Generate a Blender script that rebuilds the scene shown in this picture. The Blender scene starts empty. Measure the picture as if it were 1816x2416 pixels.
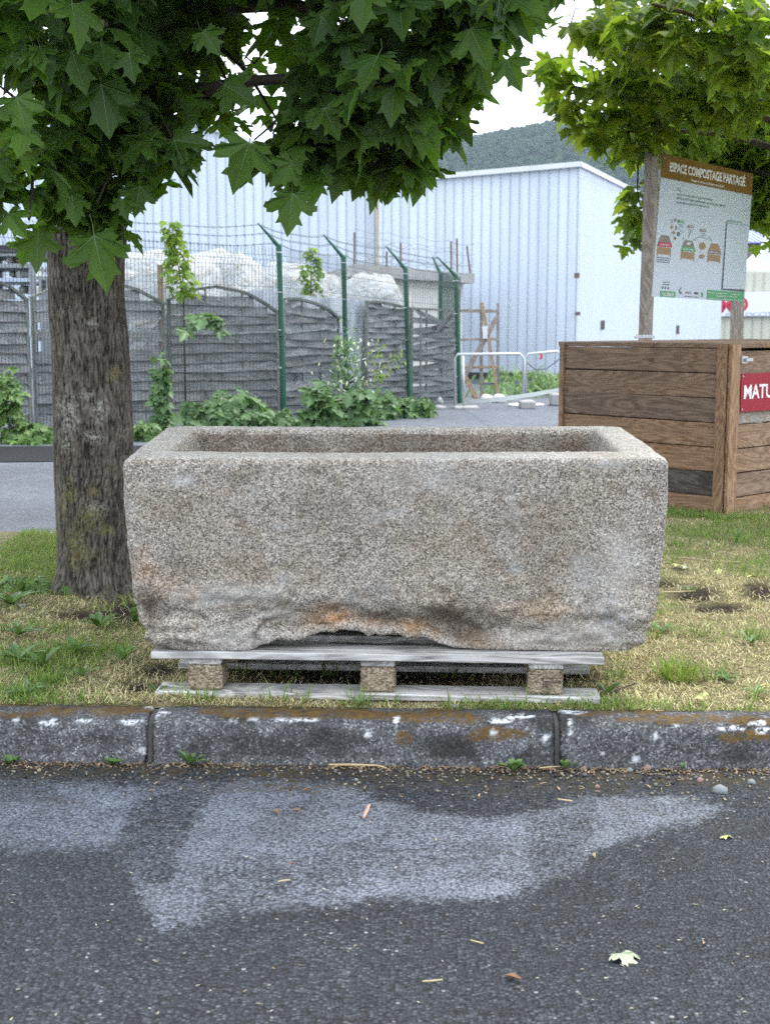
import bpy, bmesh, math, random
import numpy as np
from mathutils import Vector, Matrix

random.seed(7); RNG = np.random.default_rng(7)
scene = bpy.context.scene
COL = scene.collection

# ------------------------------------------------------------------ camera
F = 3221.0; CX, CY = 908.0, 1208.0           # focal length and centre of the photograph in its own pixels
PITCH = math.radians(7.92); H = 1.013        # camera height above the lawn (z = 0)
cam_d = bpy.data.cameras.new('camera'); cam = bpy.data.objects.new('camera', cam_d); COL.objects.link(cam)
cam.location = (0, 0, H); cam.rotation_euler = (math.pi/2 - PITCH, 0, 0)
cam_d.sensor_fit = 'VERTICAL'; cam_d.sensor_height = 36.0; cam_d.lens = F/2416*36.0
cam_d.clip_start = 0.05; cam_d.clip_end = 6000
cam_d.dof.use_dof = True; cam_d.dof.focus_distance = 3.75; cam_d.dof.aperture_fstop = 9.0
scene.camera = cam

# ------------------------------------------------------------------ sky and sun (bright overcast)
SUN = Vector((0.42, 0.42, 1.2)).normalized()
world = bpy.data.worlds.new('World'); scene.world = world; world.use_nodes = True
wt = world.node_tree; wt.nodes.clear()
wo = wt.nodes.new('ShaderNodeOutputWorld'); wb = wt.nodes.new('ShaderNodeBackground')
sky = wt.nodes.new('ShaderNodeTexSky'); sky.sky_type = 'NISHITA'; sky.sun_disc = False
sky.sun_elevation = math.asin(SUN.z); sky.sun_rotation = math.atan2(SUN.x, SUN.y)
tc = wt.nodes.new('ShaderNodeTexCoord')
mp = wt.nodes.new('ShaderNodeMapping'); mp.inputs['Scale'].default_value = (1.2, 1.2, 3.0)
nz = wt.nodes.new('ShaderNodeTexNoise'); nz.inputs['Scale'].default_value = 2.6; nz.inputs['Detail'].default_value = 6; nz.inputs['Roughness'].default_value = .55
rp = wt.nodes.new('ShaderNodeValToRGB'); rp.color_ramp.elements[0].position = .34; rp.color_ramp.elements[1].position = .52
rp.color_ramp.elements[0].color = (.45,.45,.45,1)
mx = wt.nodes.new('ShaderNodeMix'); mx.data_type = 'RGBA'
mx.inputs['B'].default_value = (10.2, 10.9, 12.0, 1)
wt.links.new(tc.outputs['Generated'], mp.inputs['Vector']); wt.links.new(mp.outputs['Vector'], nz.inputs['Vector'])
wt.links.new(nz.outputs['Fac'], rp.inputs['Fac']); wt.links.new(rp.outputs['Color'], mx.inputs['Factor'])
wt.links.new(sky.outputs['Color'], mx.inputs['A']); wt.links.new(mx.outputs['Result'], wb.inputs['Color'])
wb.inputs['Strength'].default_value = 0.10
wt.links.new(wb.outputs['Background'], wo.inputs['Surface'])
sun_d = bpy.data.lights.new('sun', 'SUN'); sun_d.energy = 1.4; sun_d.angle = math.radians(14); sun_d.color = (1, .95, .86)
sun = bpy.data.objects.new('sun', sun_d); COL.objects.link(sun)
sun.rotation_euler = (-SUN).to_track_quat('-Z', 'Y').to_euler()

vs = scene.view_settings; vs.view_transform = 'Standard'; vs.look = 'None'; vs.gamma = 1.0; vs.use_curve_mapping = False
vs.exposure = 1.32
cy = scene.cycles
cy.use_denoising = False; cy.denoising_input_passes = 'RGB_ALBEDO_NORMAL'; cy.denoising_prefilter = 'NONE'
cy.max_bounces = 5; cy.diffuse_bounces = 3; cy.glossy_bounces = 1; cy.transmission_bounces = 3; cy.transparent_max_bounces = 6; cy.volume_bounces = 0
cy.use_adaptive_sampling = False; cy.sample_clamp_indirect = 4.0; cy.caustics_reflective = False; cy.caustics_refractive = False

# ------------------------------------------------------------------ from the photograph's pixels to places in the scene
CP, SP = math.cos(PITCH), math.sin(PITCH)
def ray(px, py):
    r = (px-CX)/F; u = -(py-CY)/F
    return Vector((r, CP + SP*u, -SP + CP*u))
def at(px, py, Y):
    d = ray(px, py); t = Y/d.y
    return Vector((d.x*t, Y, H + d.z*t))
def ground(px, py, z=0.0):
    d = ray(px, py); t = (z-H)/d.z
    return Vector((d.x*t, d.y*t, z))
def gz(y):
    return -0.06 - 0.10*min(1, max(0, (y-7)/12))
def gpt(px, py):
    p = ground(px, py, -.1)
    for _ in range(6): p = ground(px, py, gz(p.y))
    return p
def plan_at(px, A, B):
    "where the vertical plane over the plan line A-B is met by pixel column px (taken at the horizon)"
    k = (px-CX)/F*CP
    d = (B[0]-A[0], B[1]-A[1])
    t = (k*A[1]-A[0])/(d[0]-k*d[1])
    return t
def onplane(px, py, A, B, off=0.0):
    d = ray(px, py); e = Vector((B[0]-A[0], B[1]-A[1], 0)).normalized(); n = Vector((e.y, -e.x, 0))
    if n.y > 0: n = -n                       # n looks back to the photographer
    P0 = Vector((A[0], A[1], 0)) + n*off; O = Vector((0, 0, H))
    t = (P0-O).dot(n)/d.dot(n)
    return O + d*t
def project(P):
    q = P - np.array([0, 0, H]); w = q[..., 1]*CP - q[..., 2]*SP; u = q[..., 1]*SP + q[..., 2]*CP
    w = np.where(w < 1e-3, 1e-3, w)
    return CX + F*q[..., 0]/w, CY - F*u/w, w

# ------------------------------------------------------------------ noise on arrays
def _h(i, j, k, s):
    n = (i*374761393 + j*668265263 + k*2147483647 + s*974711) & 0xffffffff
    n = ((n ^ (n >> 13))*1274126177) & 0xffffffff
    n = ((n ^ (n >> 15))*2246822519) & 0xffffffff
    return ((n ^ (n >> 16)) & 0xffff)/65535.0
def vnoise(P, s=0):
    P = np.asarray(P, float); i = np.floor(P).astype(np.int64); f = P-i; f = f*f*(3-2*f); r = 0
    for a in (0, 1):
        for b in (0, 1):
            for c in (0, 1):
                w = (f[:, 0] if a else 1-f[:, 0])*(f[:, 1] if b else 1-f[:, 1])*(f[:, 2] if c else 1-f[:, 2])
                r = r + w*_h(i[:, 0]+a, i[:, 1]+b, i[:, 2]+c, s)
    return r
def fbm(P, o=4, s=0):
    P = np.asarray(P, float); r = 0; a = .5; t = 0
    for k in range(o): r = r + a*vnoise(P*(2**k)+k*7.3, s+k); t += a; a *= .5
    return r/t
def sstep(a, b, x):
    t = np.clip((x-a)/(b-a), 0, 1); return t*t*(3-2*t)

# ------------------------------------------------------------------ objects
WL = {}                                       # world location of every built object
def tag(o, label=None, cat=None, group=None, kind=None):
    if label: o['label'] = label
    if cat: o['category'] = cat
    if group: o['group'] = group
    if kind: o['kind'] = kind
    return o
def thing(name, loc, label, cat, group=None, kind=None):
    o = bpy.data.objects.new(name, None); COL.objects.link(o); o.location = loc; o.empty_display_size = .1
    WL[o] = Vector(loc); return tag(o, label, cat, group, kind)
def link(name, me, parent=None, loc=(0, 0, 0)):
    "loc is a place in the world"
    o = bpy.data.objects.new(name, me); COL.objects.link(o); WL[o] = Vector(loc)
    if parent is not None: o.parent = parent; o.location = Vector(loc)-WL[parent]
    else: o.location = loc
    return o
class MB:
    def __init__(s): s.v = []; s.f = []; s.m = []
    def add(s, vs, fs, m=0):
        b = len(s.v); s.v += [tuple(v) for v in vs]; s.f += [tuple(b+i for i in f) for f in fs]; s.m += [m]*len(fs); return s
    def box(s, lo, hi, m=0, M=None):
        x0, y0, z0 = lo; x1, y1, z1 = hi
        vs = [(x0,y0,z0),(x1,y0,z0),(x1,y1,z0),(x0,y1,z0),(x0,y0,z1),(x1,y0,z1),(x1,y1,z1),(x0,y1,z1)]
        if M is not None: vs = [M @ Vector(v) for v in vs]
        return s.add(vs, [(0,3,2,1),(4,5,6,7),(0,1,5,4),(1,2,6,5),(2,3,7,6),(3,0,4,7)], m)
    def tube(s, pts, r, n=6, m=0, cap=True):
        pts = [Vector(p) for p in pts]; k = len(pts)
        rs = r if isinstance(r, (list, tuple)) else [r]*k
        vs = []; prev = None
        for i, p in enumerate(pts):
            t = (pts[min(i+1, k-1)]-pts[max(i-1, 0)]).normalized()
            if prev is None: a = t.orthogonal().normalized()
            else:
                a = prev - t*prev.dot(t); a = a.normalized() if a.length > 1e-6 else t.orthogonal().normalized()
            prev = a; b = t.cross(a)
            for j in range(n):
                q = 2*math.pi*j/n + math.pi/n
                vs.append(p + (a*math.cos(q)+b*math.sin(q))*rs[i])
        fs = [(i*n+j, i*n+(j+1) % n, (i+1)*n+(j+1) % n, (i+1)*n+j) for i in range(k-1) for j in range(n)]
        if cap: fs += [tuple(range(n-1, -1, -1)), tuple((k-1)*n+j for j in range(n))]
        return s.add(vs, fs, m)
    def bar(s, a, b, w, d, up=(0, 0, 1), m=0, ext=0):
        "square bar from a to b, w wide (sideways), d deep (along up)"
        a = Vector(a); b = Vector(b); t = (b-a).normalized(); up = Vector(up)
        sd = t.cross(up)
        if sd.length < 1e-4: sd = t.orthogonal()
        sd.normalize(); u2 = sd.cross(t).normalized(); a = a-t*ext; b = b+t*ext
        vs = [p + sd*(x*w/2)+u2*(y*d/2) for p in (a, b) for x, y in ((-1,-1),(1,-1),(1,1),(-1,1))]
        return s.add(vs, [(0,1,2,3),(7,6,5,4),(0,4,5,1),(1,5,6,2),(2,6,7,3),(3,7,4,0)], m)
    def prism(s, poly, off, m=0):
        "polygon of points pushed out by the vector off"
        n = len(poly); off = Vector(off); P = [Vector(p) for p in poly]
        vs = P + [p+off for p in P]
        fs = [tuple(range(n)), tuple(range(2*n-1, n-1, -1))] + [(i, n+i, n+(i+1) % n, (i+1) % n) for i in range(n)]
        return s.add(vs, fs, m)
    def build(s, name, mats, parent=None, loc=None, smooth=False, bevel=0, fix=True):
        if loc is None:
            if parent is not None: loc = WL[parent]
            else:
                a = np.array(s.v); loc = ((a[:, 0].min()+a[:, 0].max())/2, (a[:, 1].min()+a[:, 1].max())/2, a[:, 2].min())
        loc = Vector(loc)
        me = bpy.data.meshes.new(name)
        me.from_pydata([(v[0]-loc.x, v[1]-loc.y, v[2]-loc.z) for v in s.v], [], s.f)
        if not isinstance(mats, (list, tuple)): mats = [mats]
        for mt in mats: me.materials.append(mt)
        if len(mats) > 1: me.polygons.foreach_set('material_index', s.m)
        if fix or bevel:
            bm = bmesh.new(); bm.from_mesh(me)
            if bevel: bmesh.ops.bevel(bm, geom=[e for e in bm.edges], offset=bevel, segments=1, affect='EDGES', profile=.5, clamp_overlap=True)
            bmesh.ops.recalc_face_normals(bm, faces=bm.faces)
            bm.to_mesh(me); bm.free()
        if smooth: me.polygons.foreach_set('use_smooth', [True]*len(me.polygons))
        me.update()
        return link(name, me, parent, loc)
def np_mesh(name, V, T, mats, parent=None, loc=(0, 0, 0), smooth=False, attrs=None, midx=None):
    "V (n,3) world, T (m,3|4) faces; attrs: name -> (n,) or (n,3) point data"
    me = bpy.data.meshes.new(name); V = np.asarray(V, np.float32)-np.array(loc, np.float32); T = np.asarray(T, np.int32)
    n, k = T.shape
    me.vertices.add(len(V)); me.vertices.foreach_set('co', V.ravel())
    me.loops.add(n*k); me.loops.foreach_set('vertex_index', T.ravel())
    me.polygons.add(n); me.polygons.foreach_set('loop_start', np.arange(0, n*k, k, dtype=np.int32))
    me.polygons.foreach_set('loop_total', np.full(n, k, np.int32))
    if not isinstance(mats, (list, tuple)): mats = [mats]
    for mt in mats: me.materials.append(mt)
    if midx is not None: me.polygons.foreach_set('material_index', np.asarray(midx, np.int32))
    if smooth: me.polygons.foreach_set('use_smooth', np.ones(n, bool))
    for an, av in (attrs or {}).items():
        av = np.asarray(av, np.float32)
        if av.ndim == 1:
            a = me.attributes.new(an, 'FLOAT', 'POINT'); a.data.foreach_set('value', av)
        else:
            a = me.attributes.new(an, 'FLOAT_COLOR', 'POINT'); a.data.foreach_set('color', np.c_[av, np.ones(len(av))].astype(np.float32).ravel())
    me.update(calc_edges=True)
    return link(name, me, parent, loc)
def grid_faces(nu, nv):
    i, j = np.meshgrid(np.arange(nu-1), np.arange(nv-1), indexing='ij'); a = (i*nv+j).ravel()
    return np.c_[a, a+nv, a+nv+1, a+1]
def copy_tree(o, parent=None, loc=None, rot=None):
    c = o.copy(); COL.objects.link(c); c.parent = parent; WL[c] = Vector(loc) if loc is not None else WL[o].copy()
    if loc is not None: c.location = loc
    if rot is not None: c.rotation_euler = rot
    for ch in list(o.children): copy_tree(ch, c)
    return c

# ------------------------------------------------------------------ materials
class NT:
    def __init__(s, name):
        s.mat = bpy.data.materials.new(name); s.mat.use_nodes = True; s.t = s.mat.node_tree; s.t.nodes.clear()
        s.out = s.t.nodes.new('ShaderNodeOutputMaterial')
    def n(s, ty, **kw):
        nd = s.t.nodes.new('ShaderNode'+ty)
        for k, v in kw.items():
            if hasattr(nd, k) and not k[0].isupper(): setattr(nd, k, v)
        return nd
    def put(s, nd, key, val):
        sock = nd.inputs[key]
        if isinstance(val, bpy.types.NodeSocket): s.t.links.new(val, sock)
        elif isinstance(val, (tuple, list)) and len(val) == 3 and sock.type == 'RGBA': sock.default_value = (*val, 1)
        else: sock.default_value = val
    def coord(s, kind='Object', scale=(1, 1, 1), rnd=0.0):
        c = s.n('TexCoord').outputs[kind]
        if rnd:
            oi = s.n('ObjectInfo').outputs['Random']; a = s.n('VectorMath', operation='ADD'); s.put(a, 0, c)
            m = s.math('MULTIPLY', oi, rnd); cx = s.n('CombineXYZ'); s.put(cx, 0, m); s.put(cx, 1, m); s.put(cx, 2, m); s.put(a, 1, cx.outputs[0]); c = a.outputs[0]
        mpn = s.n('Mapping'); s.put(mpn, 'Vector', c); mpn.inputs['Scale'].default_value = scale
        return mpn.outputs[0]
    def noise(s, v, scale, detail=4, rough=.55, dist=0, out='Fac'):
        q = s.n('TexNoise'); s.put(q, 'Vector', v); s.put(q, 'Scale', scale); s.put(q, 'Detail', detail); s.put(q, 'Roughness', rough); s.put(q, 'Distortion', dist)
        return q.outputs[out]
    def voro(s, v, scale, feature='F1', out='Distance', rand=1):
        q = s.n('TexVoronoi'); q.feature = feature; s.put(q, 'Vector', v); s.put(q, 'Scale', scale); s.put(q, 'Randomness', rand)
        return q.outputs[out]
    def ramp(s, f, stops, interp='LINEAR'):
        q = s.n('ValToRGB'); s.put(q, 'Fac', f); cr = q.color_ramp; cr.interpolation = interp
        while len(cr.elements) < len(stops): cr.elements.new(.5)
        for e, (p, c) in zip(cr.elements, stops):
            e.position = p; e.color = (c, c, c, 1) if isinstance(c, (int, float)) else (*c, 1)
        return q.outputs[0]
    def mix(s, f, a, b, mode='MIX'):
        q = s.n('Mix'); q.data_type = 'RGBA'; q.blend_type = mode; s.put(q, 'Factor', f); s.put(q, 'A', a); s.put(q, 'B', b); return q.outputs['Result']
    def math(s, op, a, b=None, c=None, clamp=False):
        q = s.n('Math'); q.operation = op; q.use_clamp = clamp; s.put(q, 0, a)
        if b is not None: s.put(q, 1, b)
        if c is not None: s.put(q, 2, c)
        return q.outputs[0]
    def attr(s, name, out='Fac'):
        q = s.n('Attribute'); q.attribute_name = name; return q.outputs[out]
    def rnd(s): return s.n('ObjectInfo').outputs['Random']
    def island(s): return s.n('NewGeometry').outputs['Random Per Island']
    def bump(s, h, strength=.5, dist=.01, normal=None):
        q = s.n('Bump'); s.put(q, 'Height', h); s.put(q, 'Strength', strength); s.put(q, 'Distance', dist)
        if normal is not None: s.put(q, 'Normal', normal)
        return q.outputs[0]
    def hsv(s, c, h=.5, sa=1, v=1):
        q = s.n('HueSaturation'); s.put(q, 'Color', c); s.put(q, 'Hue', h); s.put(q, 'Saturation', sa); s.put(q, 'Value', v); return q.outputs[0]
    def principled(s, color, rough=.7, normal=None, spec=.5, metal=0, **kw):
        b = s.n('BsdfPrincipled'); s.put(b, 'Base Color', color); s.put(b, 'Roughness', rough); s.put(b, 'Specular IOR Level', spec); s.put(b, 'Metallic', metal)
        if normal is not None: s.put(b, 'Normal', normal)
        for k, v in kw.items(): s.put(b, k, v)
        s.t.links.new(b.outputs[0], s.out.inputs['Surface']); return s.mat

def m_plain(name, col, rough=.6, spec=.5, metal=0, var=.12, nscale=20, bump=.0):
    s = NT(name); c = s.coord(); n = s.noise(c, nscale, 4)
    colr = s.hsv(col if not isinstance(col, tuple) else s.mix(0, col, col), v=s.math('MULTIPLY_ADD', n, 2*var, 1-var))
    return s.principled(colr, rough, s.bump(n, bump, .003) if bump else None, spec, metal)

def m_leaf(name, c0, c1, t0, transl=.45, gloss=.35, vein=None):
    "c0..c1 leaf colours, t0 colour of the light that comes through"
    s = NT(name); r = s.math('FRACT', s.math('ADD', s.island(), s.rnd()))
    col = s.mix(r, c0, c1); n = s.noise(s.coord(), 30, 3); col = s.hsv(col, v=s.math('MULTIPLY_ADD', n, .5, .75))
    back = s.n('NewGeometry').outputs['Backfacing']
    col = s.mix(s.math('MULTIPLY', back, .35), col, (.13, .2, .09))
    d = s.n('BsdfPrincipled'); s.put(d, 'Base Color', col); s.put(d, 'Roughness', .45); s.put(d, 'Specular IOR Level', gloss)
    t = s.n('BsdfTranslucent'); s.put(t, 'Color', s.hsv(s.mix(0, t0, t0), h=s.math('MULTIPLY_ADD', r, .03, .485), v=s.math('MULTIPLY_ADD', r, .5, .75)))
    m = s.n('MixShader'); s.put(m, 0, transl); s.t.links.new(d.outputs[0], m.inputs[1]); s.t.links.new(t.outputs[0], m.inputs[2])
    s.t.links.new(m.outputs[0], s.out.inputs['Surface']); return s.mat

def m_granite():
    s = NT('granite'); c = s.coord()
    cell = s.voro(c, 265, out='Color'); sep = s.n('SeparateColor'); s.put(sep, 0, cell)
    g = s.ramp(sep.outputs[0], [(0, (.052,.047,.041)), (.20, (.085,.077,.067)), (.30, (.235,.210,.178)), (.55, (.37,.337,.287)), (.78, (.52,.48,.42)), (1, (.74,.70,.63))])
    cell2 = s.voro(c, 470, out='Color'); sp2 = s.n('SeparateColor'); s.put(sp2, 0, cell2)
    g2 = s.ramp(sp2.outputs[1], [(0, .06), (.25, .11), (.4, (.32,.285,.245)), (1, (.55,.505,.45))])
    col = s.mix(.40, g, g2)
    big = s.noise(c, 3.2, 5, .6); col = s.mix(s.ramp(big, [(.40, 0), (.64, .8)]), col, s.mix(1, col, (.86,.79,.69), 'MULTIPLY'))
    mid = s.noise(c, 11, 5, .65); col = s.mix(s.ramp(mid, [(.49, 0), (.68, .75)]), col, s.mix(1, col, (.66,.58,.50), 'MULTIPLY'))
    lich = s.noise(s.coord(scale=(1, 1, 1.6)), 7, 6, .6); col = s.mix(s.ramp(lich, [(.60, 0), (.75, .35)]), col, (.55,.57,.58))
    col = s.mix(s.math('MULTIPLY', s.attr('blue'), s.ramp(s.noise(c, 40, 5, .7), [(.38, .1), (.62, .9)])), col, s.mix(.5, col, (.40,.44,.48)))
    col = s.mix(s.math('MULTIPLY', s.attr('rust'), s.ramp(s.noise(c, 45, 5, .7), [(.34, .45), (.58, 1)])), col, s.mix(1, s.mix(.25, col, (.6,.5,.4)), (1.0,.60,.28), 'MULTIPLY'))
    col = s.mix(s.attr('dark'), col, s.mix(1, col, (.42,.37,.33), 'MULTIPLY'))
    col = s.mix(s.attr('pale'), col, s.mix(.5, col, (.66,.66,.63)))
    hgt = s.math('ADD', s.math('MULTIPLY', s.noise(c, 90, 5, .65), 1.0), s.math('MULTIPLY', sep.outputs[0], .35))
    return s.principled(col, .85, s.bump(hgt, .75, .006), .25)

def m_asphalt():
    s = NT('asphalt'); c = s.coord()
    dv = s.voro(c, 140); cell = s.voro(c, 140, out='Color'); sp = s.n('SeparateColor'); s.put(sp, 0, cell)
    d2 = s.voro(c, 330)
    stone = s.ramp(sp.outputs[0], [(0, (.016,.019,.025)), (.7, (.036,.043,.055)), (.93, (.070,.080,.097)), (.994, (.10,.11,.12)), (1, (.32,.32,.31))])
    gap = s.ramp(dv, [(.45, 0), (.75, 1)]); col = s.mix(gap, stone, (.006,.007,.008))
    dry = s.attr('dry'); n = s.noise(c, 7, 5, .6); n2 = s.noise(c, 45, 4, .6)
    dm = s.math('ADD', dry, s.math('MULTIPLY', s.math('ADD', s.math('SUBTRACT', sp.outputs[1], .5), s.math('MULTIPLY', s.math('SUBTRACT', n2, .5), .9)), .42)); dm = s.ramp(dm, [(.28, 0), (.85, 1)])
    col = s.mix(s.math('MULTIPLY', dm, .74), col, s.mix(gap, s.mix(sp.outputs[0], (.175,.195,.235), (.29,.32,.375)), (.085,.094,.112)))
    col = s.mix(1, col, s.ramp(n, [(.3, .75), (.7, 1.2)]), 'MULTIPLY')
    mo = s.math('MULTIPLY', s.attr('moss'), s.ramp(s.noise(c, 30, 5, .65), [(.40, 0), (.62, 1)]))
    col = s.mix(mo, col, s.mix(s.noise(c, 60, 3), (.030,.022,.010), (.085,.062,.018)))
    col = s.mix(s.math('MULTIPLY', s.attr('soil'), .75), col, (.045,.038,.030))
    hgt = s.math('SUBTRACT', s.math('MULTIPLY', sp.outputs[2], .5), s.math('ADD', dv, s.math('MULTIPLY', d2, .35)))
    rough = s.math('MULTIPLY_ADD', sp.outputs[1], .25, .5)
    return s.principled(col, rough, s.bump(hgt, .85, .007), .4)

def m_kerb():
    s = NT('kerb_concrete'); c = s.coord()
    cell = s.voro(c, 230, out='Color'); sp = s.n('SeparateColor'); s.put(sp, 0, cell)
    col = s.ramp(sp.outputs[0], [(0, (.050,.051,.053)), (.4, (.098,.100,.104)), (.85, (.165,.168,.173)), (1, (.36,.36,.36))])
    n = s.noise(c, 9, 5, .65); col = s.mix(1, col, s.ramp(n, [(.3, .45), (.72, 1.35)]), 'MULTIPLY')
    gr = s.noise(c, 60, 4, .7)
    col = s.mix(s.math('MULTIPLY', s.attr('black'), s.ramp(gr, [(.3, 1), (.7, .5)])), col, (.022,.021,.020))
    mo = s.math('MULTIPLY', s.attr('moss'), s.ramp(gr, [(.36, 0), (.52, 1)])); col = s.mix(mo, col, s.mix(s.noise(c, 35, 4), (.055,.030,.012), (.19,.115,.026)))
    col = s.mix(s.math('MULTIPLY', s.attr('white'), s.ramp(gr, [(.42, 0), (.52, 1)])), col, (.74,.77,.80))
    return s.principled(col, .9, s.bump(s.math('ADD', s.noise(c, 120, 4, .7), s.math('MULTIPLY', sp.outputs[0], .4)), .7, .005), .3)

def m_bark():
    s = NT('bark'); c = s.coord(scale=(1, 1, .22))
    v = s.voro(c, 75); n = s.noise(c, 60, 5, .7)
    h = s.attr('ridge')
    f = s.math('ADD', s.math('MULTIPLY', h, .55), s.math('MULTIPLY', n, .42))
    col = s.ramp(f, [(.15, (.008,.007,.006)), (.42, (.042,.036,.030)), (.62, (.090,.078,.066)), (.9, (.19,.17,.148))])
    big = s.noise(s.coord(), 5, 4); col = s.mix(1, col, s.ramp(big, [(.3, (.75,.72,.7)), (.7, (1.2,1.22,1.2))]), 'MULTIPLY')
    li = s.math('MULTIPLY', s.attr('lichen'), s.ramp(s.noise(s.coord(), 80, 5, .75), [(.46, 0), (.60, .85)])); col = s.mix(li, col, (.40,.40,.35))
    yl = s.math('MULTIPLY', s.attr('yellow'), s.ramp(s.noise(s.coord(), 95, 5, .75), [(.45, 0), (.60, .9)])); col = s.mix(yl, col, (.22,.19,.055))
    return s.principled(col, .9, s.bump(s.math('ADD', v, n), .6, .006), .2)

def m_wood(name, ca, cb, cc, scale=1.0, rough=.75, weather=0, wcol=(.30,.29,.28), grain=60):
    "grain runs along the local x axis"
    s = NT(name); c = s.coord(scale=(.16*scale, 1.0*scale, 1.0*scale), rnd=17.0)
    n = s.noise(c, 7, 3, .5, 1.2); rings = s.math('FRACT', s.math('MULTIPLY', n, 13.0)); fine = s.noise(c, grain*2.2, 4, .7)
    tri = s.math('ABSOLUTE', s.math('MULTIPLY_ADD', rings, 2, -1))
    f = s.math('MULTIPLY_ADD', fine, .55, s.math('MULTIPLY', tri, .5))
    col = s.ramp(f, [(.2, ca), (.55, cb), (.85, cc)])
    kn = s.voro(s.coord(scale=(1.0, 2.2, 2.2), rnd=29.0), 2.6); col = s.mix(s.ramp(kn, [(.03, .9), (.07, .25), (.11, 0)]), col, (ca[0]*.45, ca[1]*.4, ca[2]*.35))
    blot = s.noise(s.coord(rnd=5.0), 6, 5, .6)
    if weather: col = s.mix(s.math('MULTIPLY', s.ramp(blot, [(.35, 0), (.65, 1)]), weather), col, wcol)
    r = s.rnd(); col = s.hsv(col, sa=s.math('MULTIPLY_ADD', r, .3, .82), v=s.math('MULTIPLY_ADD', r, .5, .74))
    return s.principled(col, rough, s.bump(f, .35, .003), .3)

GRANITE = m_granite(); ASPHALT = m_asphalt(); KERB = m_kerb(); BARK = m_bark()
BINWOOD = m_wood('brown_plank', (.115,.064,.037), (.235,.142,.084), (.34,.22,.137), weather=.35, wcol=(.19,.137,.10))
BINWOOD_LIT = m_wood('lit_brown_plank', (.17,.085,.042), (.33,.19,.105), (.46,.29,.17), weather=.25, wcol=(.26,.19,.14))  # lighter, warmer bin wood: the right face's brighter light put into the colour
POSTWOOD = m_wood('grey_brown_post', (.18,.145,.12), (.34,.285,.24), (.48,.41,.36), weather=.4)
PALLET = m_wood('grey_pallet_board', (.12,.11,.10), (.40,.385,.36), (.62,.61,.585), weather=.5, wcol=(.58,.58,.57))
SLAT = m_wood('weathered_slat', (.075,.078,.080), (.185,.19,.195), (.34,.345,.35), weather=.6, wcol=(.25,.26,.27))
LATH = m_wood('pale_lath', (.22,.15,.09), (.38,.27,.17), (.5,.38,.26))
def m_chip():
    s = NT('pressed_chip_block'); c = s.coord(rnd=9.0)
    v = s.voro(s.coord(scale=(1, 1, 1.8), rnd=9.0), 190, out='Color'); sp = s.n('SeparateColor'); s.put(sp, 0, v)
    col = s.ramp(sp.outputs[0], [(0, (.10,.070,.042)), (.4, (.24,.185,.125)), (.8, (.36,.30,.215)), (1, (.50,.44,.34))])
    return s.principled(s.mix(1, col, s.ramp(s.noise(c, 9), [(.3, .7), (.7, 1.1)]), 'MULTIPLY'), .85, s.bump(sp.outputs[0], .5, .003), .2)
CHIP = m_chip()
LEAF_L = m_leaf('dark_maple_leaf', (.032,.072,.018), (.072,.130,.026), (.19,.36,.025), .40, .22)
LEAF_R = m_leaf('bright_maple_leaf', (.060,.130,.020), (.14,.225,.028), (.42,.58,.04), .48, .25)
LEAF_Y = m_leaf('young_leaf', (.11,.22,.035), (.22,.34,.06), (.36,.50,.06), .4, .3)
LEAF_G = m_leaf('bush_leaf', (.07,.15,.055), (.16,.27,.11), (.16,.30,.07), .3, .35)
WEED = m_leaf('weed_leaf', (.075,.16,.04), (.15,.26,.07), (.18,.3,.05), .25, .35)
VEIN = m_plain('leaf_vein', (.075,.14,.04), .5)
PETIOLE = m_plain('petiole', (.09,.12,.035), .5)
TWIG = m_plain('twig_bark', (.045,.036,.028), .85, bump=.4, nscale=60)
GREEN_PAINT = m_plain('green_painted_steel', (.010,.085,.050), .4, .5, var=.2)
WIRE = m_plain('dark_green_wire', (.02,.05,.045), .5)
BARB = m_plain('dull_barbed_wire', (.08,.09,.10), .5, metal=.4)
GALV = m_plain('galvanised_steel', (.50,.53,.55), .45, .5, .55, var=.18, nscale=40)
RUSTY = m_plain('rusty_steel', (.14,.11,.09), .8, var=.3, nscale=40)

# ================================================================== the setting
def poly_sd(px, py, poly):
    "signed distance in pixels, positive inside"
    P = np.array(poly, float); n = len(P); inside = np.zeros(px.shape, bool); d = np.full(px.shape, 1e9)
    for i in range(n):
        a, b = P[i], P[(i+1) % n]
        c = ((a[1] > py) != (b[1] > py)) & (px < (b[0]-a[0])*(py-a[1])/(b[1]-a[1]+1e-12)+a[0]); inside ^= c
        e = b-a; t = np.clip(((px-a[0])*e[0]+(py-a[1])*e[1])/(e@e), 0, 1)
        d = np.minimum(d, np.hypot(px-a[0]-t*e[0], py-a[1]-t*e[1]))
    return np.where(inside, d, -d)

# kerb line on the road
KL = ground(8, 1799, -.12); KR = ground(1808, 1817, -.12)
KE = (KR-KL).normalized(); KN = Vector((-KE.y, KE.x, 0))          # along the kerb, and away from the road
def kline(x): return KL.y + (x-KL.x)*KE.y/KE.x
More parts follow.
